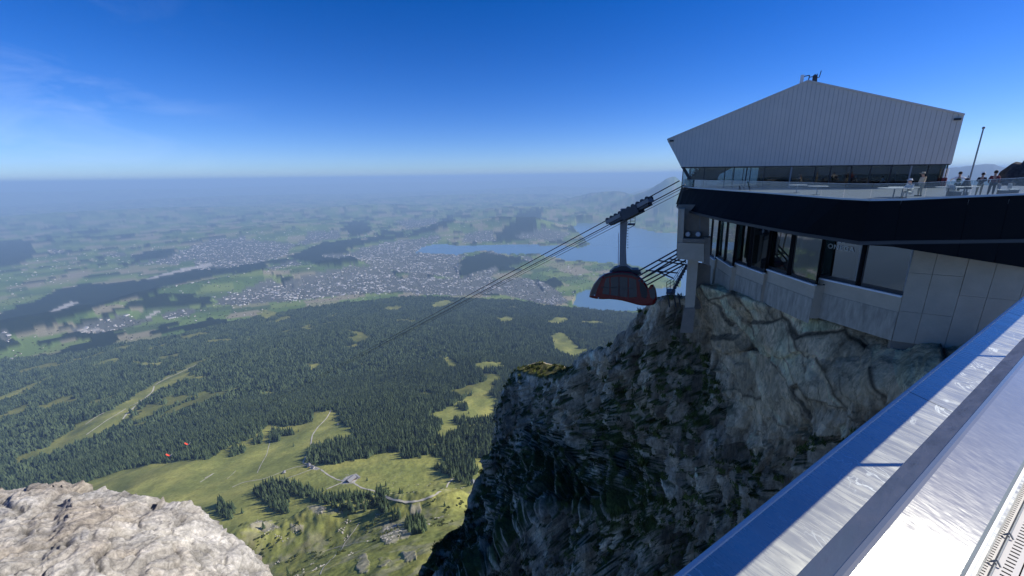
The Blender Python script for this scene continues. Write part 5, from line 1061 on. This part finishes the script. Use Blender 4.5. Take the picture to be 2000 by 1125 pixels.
# ================================================================== PEOPLE, TABLES AND FLAGPOLE ON THE TERRACE
def deck_pt(u, h): d = ray(u, 350); k = h / math.hypot(d[0], d[1]); return V3(d[0] * k, d[1] * k, DZ)
def limb_mesh(name, nodes, edges, radii, mat, parent, root=0, sub=1):
    me = bpy.data.meshes.new(name); me.from_pydata(nodes, edges, []); o = link_mesh(name, me, mat, parent)
    sk = o.modifiers.new('skin', 'SKIN'); me.skin_vertices.new() if not me.skin_vertices else None
    for i, r_ in enumerate(radii): me.skin_vertices[0].data[i].radius = (r_, r_) if not isinstance(r_, tuple) else r_
    me.skin_vertices[0].data[root].use_root = True
    sk.use_smooth_shade = True; ss = o.modifiers.new('sub', 'SUBSURF'); ss.levels = sub; ss.render_levels = sub; return o
def person(p, yaw, label, shirt, legs, pose='stand', hat=None, hair=M_hair, arms='down', pack=None, scale=1.0, group=None):
    e = empty('person', p); e.rotation_euler[2] = yaw; e.scale = (scale,) * 3; tag(e, label, 'person', group)
    # local frame: x to the person's right, y forward
    sit = pose == 'sit'; lean = .28 if pose == 'lean' else (.12 if sit else 0.02)
    hz = .48 if sit else .92; hip = (0, 0, hz); ch = (0, lean * .6, hz + .36); nk = (0, lean, hz + .56); hd = (0, lean + .06, hz + .72)
    sh = [(-.19, lean * .9, hz + .48), (.19, lean * .9, hz + .48)]
    if arms == 'down': el = [(-.25, lean * .7 - .02, hz + .20), (.25, lean * .7 - .02, hz + .20)]; ha = [(-.24, lean + .06, hz - .02), (.24, lean + .06, hz - .02)]
    elif arms == 'out': el = [(-.40, lean + .08, hz + .34), (.42, lean + .06, hz + .36)]; ha = [(-.42, lean + .30, hz + .22), (.60, lean + .22, hz + .26)]
    elif arms == 'raised': el = [(-.42, lean + .10, hz + .50), (.27, lean, hz + .22)]; ha = [(-.58, lean + .22, hz + .58), (.26, lean + .1, hz + .02)]
    else: el = [(-.24, lean + .10, hz + .24), (.24, lean + .10, hz + .24)]; ha = [(-.14, lean + .36, hz + .20), (.14, lean + .36, hz + .20)]
    if sit: kn = [(-.12, .42, hz), (.12, .42, hz)]; ft = [(-.12, .44, .08), (.12, .44, .08)]; to = [(-.12, .60, .05), (.12, .60, .05)]
    else: kn = [(-.11, .03, .50), (.11, .05, .50)]; ft = [(-.12, -.02, .08), (.12, .0, .08)]; to = [(-.13, .15, .05), (.13, .17, .05)]
    nodes = [hip, ch, nk, hd, (hd[0], hd[1] + .01, hd[2] + .10)] + sh + el + ha + [(-.10, 0, hz - .03), (.10, 0, hz - .03)] + kn + ft + to
    edges = [(0, 1), (1, 2), (2, 3), (3, 4), (1, 5), (1, 6), (5, 7), (6, 8), (7, 9), (8, 10), (0, 11), (0, 12), (11, 13), (12, 14), (13, 15), (14, 16), (15, 17), (16, 18)]
    radii = [.13, .15, .06, .095, .085, .065, .065, .045, .045, .035, .035, .085, .085, .06, .06, .045, .045, .04, .04]
    limb_mesh('body', nodes, edges, radii, M_skin, e)
    def pull(a, b_, t): return tuple(a[i] + (b_[i] - a[i]) * t for i in range(3))
    fa = [pull(el[0], ha[0], .75), pull(el[1], ha[1], .75)]
    limb_mesh('shirt', [(0, 0, hz - .06), hip, ch, (nk[0], nk[1], nk[2] - .06)] + sh + el + fa, [(0, 1), (1, 2), (2, 3), (2, 4), (2, 5), (4, 6), (5, 7), (6, 8), (7, 9)], [.14, .145, .17, .08, .08, .08, .062, .062, .05, .05], shirt, e)
    kn2 = [pull(kn[i], ft[i], .85) for i in (0, 1)]
    limb_mesh('trousers', [(0, 0, hz + .0), (-.10, 0, hz - .04), (.10, 0, hz - .04)] + kn + kn2, [(0, 1), (0, 2), (1, 3), (2, 4), (3, 5), (4, 6)], [.14, .105, .105, .078, .078, .06, .06], legs, e)
    hc = (hd[0], hd[1] - .01, hd[2] + .07)
    mb = MB(); mb.ball(hc, .112, n=10, sz=1.05); me = bpy.data.meshes.new('hair'); me.from_pydata(mb.v, [], mb.f); ho = link_mesh('hair', me, hair, e, smooth=True); ho.location = (0, -.02, .02)
    for nm, q in (('ear', (-.10, hd[1] + .01, hd[2] + .02)), ('ear', (.10, hd[1] + .01, hd[2] + .02)), ('nose', (0, hd[1] + .105, hd[2] + .02))):
        mb = MB(); mb.ball(q, .02, n=6, sz=1.3); me = bpy.data.meshes.new(nm); me.from_pydata(mb.v, [], mb.f); link_mesh(nm, me, M_skin, e, smooth=True)
    if hat:
        mb = MB(); mb.tube((0, hc[1], hc[2] + .02), (0, hc[1], hc[2] + .15), .12, .09, n=12); mb.tube((0, hc[1] + .06, hc[2] + .02), (0, hc[1] + .06, hc[2] + .045), .17, n=12); me = bpy.data.meshes.new('hat'); me.from_pydata(mb.v, [], mb.f); link_mesh('hat', me, hat, e)
    for nm, q in (('shoe', to[0]), ('shoe', to[1])):
        mb = MB(); mb.box((q[0], q[1] - .07, .045), (.10, 0, 0), (0, .27, 0), (0, 0, .09)); me = bpy.data.meshes.new(nm); me.from_pydata(mb.v, [], mb.f); link_mesh(nm, me, M_dark, e)
    if pack:
        limb_mesh('backpack', [(0, -.2 + lean * .5, hz + .12), (0, -.2 + lean * .8, hz + .44)], [(0, 1)], [(.15, .10), (.14, .09)], pack, e)
    return e
def yaw_to(p, q): d = np.array(q) - np.array(p); return math.atan2(-d[0], d[1])
P1_ = deck_pt(1803, 46.0); person(P1_, yaw_to(P1_, P1_ + V3(-1, .2, 0)), 'standing person in beige with cap and one arm raised in front of the dark glazing', M_beige, M_beige, arms='raised', hat=M_beige)
P2_ = deck_pt(1782, 42.0); person(P2_, yaw_to(P2_, P2_ + V3(-1, -.3, 0)), 'person with white hat and white top bending over the sunlit table behind the glass', M_wht, M_wht, pose='sit', arms='hold', hat=M_wht)
P3_ = deck_pt(1873, 47.0); person(P3_, yaw_to(P3_, P3_ * 1.2), 'person in pale top with dark green backpack looking out at the view', M_wht, M_grn, arms='out', pack=M_grn)
P4_ = deck_pt(1918, 48.5); person(P4_, yaw_to(P4_, P4_ * 1.2), 'person with dark jacket and pale trousers, the shorter of the pair at the rail', M_navy, M_beige, arms='hold', hat=M_wht, scale=.96)
P5_ = deck_pt(1942, 48.5); person(P5_, yaw_to(P5_, P5_ * 1.2), 'tall person in maroon and dark clothes, right of the pair at the rail', M_redc, M_navy, arms='down', scale=1.03)
def table(p, label, rr=.75):
    e = empty('table', p); tag(e, label, 'table', 'tables on the terrace'); 
    for nm, a, b_, r1, r2, mt in (('table_top', .72, .76, rr, rr, M_wht), ('leg', .03, .72, .04, .04, M_steel), ('foot', 0, .03, .3, .3, M_steel)):
        mb = MB(); mb.tube((0, 0, a), (0, 0, b_), r1, r2, n=16); me = bpy.data.meshes.new(nm); me.from_pydata(mb.v, [], mb.f); link_mesh(nm, me, mt, e)
    return e
table(deck_pt(1752, 41.5), 'round white table beside the person with the white hat', 1.0); table(deck_pt(1768, 44), 'round white table behind the person with the white hat', .9)
table(deck_pt(1858, 45), 'round table left of the person with the backpack'); table(deck_pt(1889, 46.5), 'round table at the foot of the closed parasol', .8); table(deck_pt(1560, 50), 'round white table in front of the dark glazing, left half'); table(deck_pt(1600, 46), 'round white table in the middle of the terrace')
def bench(p, yaw, label):
    e = empty('bench', p); e.rotation_euler[2] = yaw; tag(e, label, 'bench', 'benches on the terrace')
    def bx(nm, c, s, mt): mb = MB(); mb.box(c, (s[0], 0, 0), (0, s[1], 0), (0, 0, s[2])); me = bpy.data.meshes.new(nm); me.from_pydata(mb.v, [], mb.f); link_mesh(nm, me, mt, e)
    bx('seat', (0, 0, .45), (1.8, .45, .06), M_trim); bx('backrest', (0, .24, .72), (1.8, .05, .38), M_trim)
    for sx in (-.8, .8): bx('leg', (sx, 0, .21), (.08, .4, .42), M_steel)
bench(deck_pt(1870, 45), 1.0, 'pale bench in front of the person with the backpack'); bench(deck_pt(1965, 48.5), .8, 'pale bench between the pair and the dark rock'); bench(deck_pt(1986, 50), .8, 'pale bench at the far right end of the terrace')
for i, u in enumerate((1975, 1995)):
    pass
# closed parasol
pp = deck_pt(1890, 47); e = empty('parasol', pp); tag(e, 'closed dark parasol at the foot of the thin flagpole', 'parasol')
for nm, a, b_, r1, r2, mt in (('canopy', .55, 1.35, .36, .10, M_navy), ('pole', 0, 1.55, .03, .03, M_steel), ('foot', 0, .08, .35, .3, M_dsteel)):
    mb = MB(); mb.tube((0, 0, a), (0, 0, b_), r1, r2, n=10); me = bpy.data.meshes.new(nm); me.from_pydata(mb.v, [], mb.f); link_mesh(nm, me, mt, e)
fpb = deck_pt(1894, 49.0); zt = None
for hh in np.linspace(4, 12, 200):
    if projn(*(fpb + V3(0, 0, hh))[:, None])[1][0] < 252: zt = hh; break
e = empty('flagpole', fpb); tag(e, 'thin bare flagpole rising from the terrace right of the hall', 'flagpole')
for nm, a, b_, r_ in (('pole', 0, zt, .055), ('base', 0, .25, .18)): mb = MB(); mb.tube((0, 0, a), (0, 0, b_), r_, r_ * .8, n=8); me = bpy.data.meshes.new(nm); me.from_pydata(mb.v, [], mb.f); link_mesh(nm, me, M_steel, e)
mb = MB(); mb.ball((0, 0, zt + .05), .1); me = bpy.data.meshes.new('finial'); me.from_pydata(mb.v, [], mb.f); link_mesh('finial', me, M_steel, e)
# red and white ski rack in front of the end window
e = empty('ski_rack', deck_pt(1842, 50)); tag(e, 'two upright red and white poles beside the right end of the glazing', 'pole stand')
for u in (1838, 1844):
    q = face(*onface(u, 350, .25), .2); q[2] = DZ; mb = MB(); mb.tube(q - gn * .4, q - gn * .4 + V3(0, 0, 1.1), .10, n=8); mb.build('lower_post', M_redc, e); mb = MB(); mb.tube(q - gn * .4 + V3(0, 0, 1.1), q - gn * .4 + V3(0, 0, 2.1), .07, n=8); mb.build('upper_post', M_wht, e)
# guests inside the restaurant
for i, (u, v, mt, lb) in enumerate([(1562, 345, M_wht, 'guest in a white top standing in the restaurant, leftmost of those inside'), (1622, 345, M_redc, 'guest sitting inside near the middle of the dark glazing'), (1675, 345, M_navy, 'guest in dark clothes seated at the table inside the window'), (1700, 345, M_redc, 'seated guest facing the one in dark clothes inside the window'), (1752, 345, M_navy, 'guest standing inside left of the grey window posts'), (1722, 345, M_wht, 'guest in a white shirt sitting inside beside a white table')]):
    s = onface(u, v, 1.6)[0]; p = face(s, fl + .02, 1.6); person(p, yaw_to(p, p + gd * (1 if i % 2 else -1)), lb, mt, M_navy, pose='stand' if i in (0, 4) else 'sit', arms='hold')

# paragliders over the wood
M_glide = cmat('red wing cloth', (.75, .07, .03))
for k, (u, v, h, lb) in enumerate([(330, 891, 900, 'tiny red and white paraglider low over the forest, the lower left one'), (366, 869, 930, 'tiny red and white paraglider over the forest, the upper right one')]):
    p = ath(u, v, h); e = empty('paraglider', p); tag(e, lb, 'paraglider', 'paragliders over the forest')
    for sg_ in (-1, 1):
        mb = MB(); q = [V3(0, 0, 0), V3(sg_ * 3.2, 0, 1.2), V3(sg_ * 5.4, 0, 3.8), V3(sg_ * 5.0, 2.2, 4.0), V3(sg_ * 2.8, 2.6, 1.4), V3(0, 2.6, .1)]
        vs = q + [a - V3(0, 0, .35) for a in q]; mb.add(vs, [(0, 1, 4, 5), (1, 2, 3, 4), (6, 11, 10, 7), (7, 10, 9, 8), (0, 6, 7, 1), (1, 7, 8, 2), (2, 8, 9, 3), (3, 9, 10, 4), (4, 10, 11, 5)])
        me = bpy.data.meshes.new('wing'); me.from_pydata([tuple(a) for a in mb.v], [], mb.f); link_mesh('wing', me, M_glide if sg_ < 0 else M_wht, e)
    mb = MB(); mb.box((0, 1.2, -3.0), (.7, 0, 0), (0, .9, 0), (0, 0, 1.3)); mb.tube((0, 1.2, -2.4), (-3.0, 1.2, .9), .04, n=4); mb.tube((0, 1.2, -2.4), (3.0, 1.2, .9), .04, n=4); me = bpy.data.meshes.new('harness'); me.from_pydata(mb.v, [], mb.f); link_mesh('harness', me, M_navy, e)
# small steel hatch railing on the rock
e = empty('steel_railing', ath(116, 955, 13.6)); tag(e, 'tiny dark steel railing at the notch in the pale rock', 'railing')
for k in range(3):
    a, b_ = ath(108, 957 + k * 2 - 2, 14.2), ath(128, 949 + k * 2 - 2, 14.6); mb = MB(); mb.path([a, b_], .012); mb.build('bar', M_dsteel, e)
for u in (110, 126): mb = MB(); a = ath(u, 966, 14.3); mb.path([a, a + V3(0, 0, .28)], .014); mb.build('post', M_dsteel, e)

# ================================================================== PARAPET, RAIL AND WALKWAY IN FRONT
pd = V3(math.sin(rad(57.9)), math.cos(rad(57.9)), 0); pn_ = V3(-pd[1], pd[0], 0)
def pw(s, n, z): return pd * s + pn_ * n + V3(0, 0, z)
S0, S1 = -1.5, 26.0
def brushed(name, base, rough, streak, stains, bump):
    m, nt, b = nodes_of(name); N = nt.nodes.new; K = nt.links.new
    tc = N('ShaderNodeTexCoord'); m0 = N('ShaderNodeMapping'); m0.inputs['Rotation'].default_value = (0, 0, -rad(32) - .25); K(tc.outputs['Object'], m0.inputs[0]); mp = N('ShaderNodeMapping'); mp.inputs['Scale'].default_value = streak; K(m0.outputs[0], mp.inputs[0])
    n1 = N('ShaderNodeTexNoise'); n1.inputs['Scale'].default_value = 1; n1.inputs['Detail'].default_value = 8; n1.inputs['Roughness'].default_value = .65; K(mp.outputs[0], n1.inputs['Vector'])
    n2 = N('ShaderNodeTexNoise'); n2.inputs['Scale'].default_value = 5; n2.inputs['Detail'].default_value = 6; K(tc.outputs['Object'], n2.inputs['Vector'])
    r1 = N('ShaderNodeMapRange'); r1.inputs[1].default_value = .35; r1.inputs[2].default_value = .7; r1.inputs[3].default_value = rough * .75; r1.inputs[4].default_value = rough * 1.35; K(n1.outputs[0], r1.inputs[0]); K(r1.outputs[0], b.inputs['Roughness'])
    mx = N('ShaderNodeMix'); mx.data_type = 'RGBA'; mx.inputs[6].default_value = tuple(c * .82 for c in base) + (1,); mx.inputs[7].default_value = tuple(min(1, c * 1.15) for c in base) + (1,); K(n2.outputs[0], mx.inputs[0]); out = mx.outputs[2]
    if stains:
        wv = N('ShaderNodeTexNoise'); wv.inputs['Scale'].default_value = 4.0; wv.inputs['Detail'].default_value = 5; wv.inputs['Distortion'].default_value = 1.2; K(tc.outputs['Object'], wv.inputs['Vector'])
        aa = N('ShaderNodeMath'); aa.operation = 'SUBTRACT'; aa.inputs[1].default_value = .5; K(wv.outputs[0], aa.inputs[0]); ab = N('ShaderNodeMath'); ab.operation = 'ABSOLUTE'; K(aa.outputs[0], ab.inputs[0])
        r3 = N('ShaderNodeMapRange'); r3.inputs[1].default_value = 0; r3.inputs[2].default_value = .016; r3.inputs[3].default_value = .9; r3.inputs[4].default_value = 0; K(ab.outputs[0], r3.inputs[0])
        n4 = N('ShaderNodeTexNoise'); n4.inputs['Scale'].default_value = 2.3; K(tc.outputs['Object'], n4.inputs['Vector']); r4 = N('ShaderNodeMapRange'); r4.inputs[1].default_value = .42; r4.inputs[2].default_value = .52; K(n4.outputs[0], r4.inputs[0])
        mm = N('ShaderNodeMath'); mm.operation = 'MULTIPLY'; K(r3.outputs[0], mm.inputs[0]); K(r4.outputs[0], mm.inputs[1])
        m2 = N('ShaderNodeMix'); m2.data_type = 'RGBA'; K(mm.outputs[0], m2.inputs[0]); K(out, m2.inputs[6]); m2.inputs[7].default_value = (.72, .78, .74, 1); out = m2.outputs[2]; iv = N('ShaderNodeMath'); iv.operation = 'MULTIPLY_ADD'; iv.inputs[1].default_value = -.9; iv.inputs[2].default_value = .55; K(mm.outputs[0], iv.inputs[0]); K(iv.outputs[0], b.inputs['Metallic'])
    K(out, b.inputs['Base Color'])
    if not stains: b.inputs['Metallic'].default_value = .62
    bp = N('ShaderNodeBump'); bp.inputs['Strength'].default_value = bump; bp.inputs['Distance'].default_value = .004; K(n1.outputs[0], bp.inputs['Height']); K(bp.outputs[0], b.inputs['Normal'])
    return m
M_ledge = brushed('weathered zinc sheet', (.47, .48, .42), .27, (30, 5, 5), True, .02)
M_rail = brushed('scratched stainless steel', (.43, .43, .37), .12, (260, 28, 60), False, .05)
M_railside = brushed('matt steel side', (.36, .35, .35), .45, (12, 40, 10), False, .2)
pl = empty('parapet_ledge', pw(0, .5, -1.6)); tag(pl, 'wide blue grey sheet metal ledge outside the handrail', 'ledge')
zo, no = -1.46, .47 * 1.46      # outer edge
tn = math.tan(rad(20))
cuts = [S0, 3.62, 6.6, 9.6, 12.6, 15.6, 18.6, 21.6, S1]
for a, b_ in zip(cuts[:-1], cuts[1:]):
    a += .004; b_ -= .004
    mb = MB(); mb.add([pw(a, no, zo), pw(b_, no, zo), pw(b_, .10, zo - (no - .10) * tn * .55), pw(a, .10, zo - (no - .10) * tn * .55), pw(a, no, zo - .25), pw(b_, no, zo - .25), pw(b_, .10, zo - .5), pw(a, .10, zo - .5)], [(0, 3, 2, 1), (0, 1, 5, 4), (2, 3, 7, 6), (4, 5, 6, 7), (0, 4, 7, 3), (1, 2, 6, 5)])
    mb.build('sheet', M_ledge, pl)
    mb = MB(); mb.tube(pw(a, no + .004, zo - .004), pw(b_, no + .004, zo - .004), .012, n=8); mb.build('edge_bead', M_trim, pl)
rl_ = empty('handrail', pw(0, .1, -1.7)); tag(rl_, 'broad scratched stainless steel handrail running up to the right', 'handrail')
h = .62; A_, B_, C_, D_ = (.205, -.665), (.155, -.62), (.0526, -.657), (.045, -.70)
def prof_mesh(name, pr, mat, par, s0, s1, bev=0):
    n = len(pr); mb = MB(); mb.add([pw(s0, *q) for q in pr] + [pw(s1, *q) for q in pr], [(i, n + i, n + (i + 1) % n, (i + 1) % n) for i in range(n)] + [tuple(range(n - 1, -1, -1)), tuple(range(n, 2 * n))]); return mb.build(name, mat, par)
prof_mesh('top_plate', [(.160, -.621), (.152, -.6185), (.146, -.6195), (.056, -.655), (.052, -.66), (.052, -.672), (.15, -.636)], M_rail, rl_, S0, S1)
prof_mesh('outer_flange', [(.1605, -.6225), (.205, -.662), (.206, -.668), (.198, -.672), (.158, -.637)], M_railside, rl_, S0, S1)
prof_mesh('inner_lip', [(.0515, -.664), (.0475, -.6665), (.0465, -.672), (.049, -.678), (.0515, -.678)], M_white, rl_, S0, S1)
prof_mesh('under_box', [(.15, -.640), (.19, -.675), (.09, -.70), (.06, -.676)], M_dsteel, rl_, S0, S1)
for s in np.arange(.93, S1, 2.4): mb = MB(); mb.tube(pw(s, .125, -.69), pw(s, .16, zo - .2), .012, n=8); mb.build('post', M_steel, rl_)
# walkway of perforated white metal: slots are real gaps between bars
wk = empty('walkway', pw(0, 0, -1.74)); tag(wk, 'white perforated metal walkway behind the handrail', 'walkway')
mb = MB(); mb.add([pw(S0, .115, -1.80), pw(S1, .115, -1.80), pw(S1, -1.4, -1.80), pw(S0, -1.4, -1.80)], [(0, 3, 2, 1)]); mb.build('understructure', M_black, wk)
ZW = -1.70
# rows of slots, each row = a strip with openings; drawn as a lattice mesh
def perforated(n0, n1, slot_n, slot_s, pitch, s0, s1):
    """strip from n0 down to n1 with one row of slots in its middle"""
    mb = MB(); nm = (n0 + n1) / 2; a, b_ = nm + slot_n / 2, nm - slot_n / 2
    mb.add([pw(s0, n0, ZW), pw(s1, n0, ZW), pw(s1, a, ZW), pw(s0, a, ZW)], [(0, 3, 2, 1)]); mb.add([pw(s0, b_, ZW), pw(s1, b_, ZW), pw(s1, n1, ZW), pw(s0, n1, ZW)], [(0, 3, 2, 1)])
    s = s0
    while s < s1: e_ = min(s1, s + pitch - slot_s); mb.add([pw(s, a, ZW), pw(e_, a, ZW), pw(e_, b_, ZW), pw(s, b_, ZW)], [(0, 3, 2, 1)]); s += pitch
    return mb
M_walk = simple('white powder coated metal', (.62, .60, .57), rough=.6, var=.1, scale=8)
mb = perforated(.115, .075, .012, .008, .022, S0, 5); mb.build('perforated_strip', M_walk, wk)
nrow = .070
for k in range(9):
    mb = perforated(nrow, nrow - .062, .028, .010, .030, S0, 5); mb.build('perforated_strip', M_walk, wk); nrow -= .0625
    if k in (0,):
        nrow -= .004
mb = MB(); mb.path([pw(S0, .0735, ZW + .006), pw(5, .0735, ZW + .006)], .004); mb.build('wire', M_steel, wk)
for s in np.arange(1.0, 3, .26):
    mb = MB(); mb.path([pw(s, .09, ZW + .006), pw(s + .01, .0735, ZW + .022), pw(s - .005, .058, ZW + .006)], .004); mb.build('tie', M_steel, wk)
mb = MB(); mb.add([pw(5, .115, ZW), pw(S1, .115, ZW), pw(S1, -1.4, ZW), pw(5, -1.4, ZW)], [(0, 3, 2, 1)]); mb.add([pw(S0, nrow, ZW), pw(5, nrow, ZW), pw(5, -1.4, ZW), pw(S0, -1.4, ZW)], [(0, 3, 2, 1)]); mb.build('plate', M_walk, wk)
# building edge below the ledge
mb = MB(); mb.add([pw(S0, no - .05, zo - .2), pw(S1, no - .05, zo - .2), pw(S1, no - .05, zo - 5), pw(S0, no - .05, zo - 5)], [(0, 1, 2, 3)]); o = mb.build('terrace_wall', M_concd, None); tag(o, 'concrete wall of the viewing terrace under the metal ledge', 'wall')

# ================================================================== HAZE
LID = float(max(80.0, Vt[:, 2].max() + 30))
mb = MB(); mb.box((0, 0, (LID - 3400) / 2), (215000, 0, 0), (0, 215000, 0), (0, 0, LID + 3400)); hz_o = mb.build('haze', None, None); tag(hz_o, 'thin blue air lying over the plain and the lake', kind='stuff')
m = bpy.data.materials.new('blue air'); m.use_nodes = True; nt = m.node_tree; nt.nodes.clear(); out = nt.nodes.new('ShaderNodeOutputMaterial'); pv = nt.nodes.new('ShaderNodeVolumePrincipled')
pv.inputs['Color'].default_value = HAZE_COL + (1,); pv.inputs['Density'].default_value = HAZE_D; pv.inputs['Anisotropy'].default_value = HAZE_G
nt.links.new(pv.outputs[0], out.inputs['Volume']); hz_o.data.materials.clear(); hz_o.data.materials.append(m)
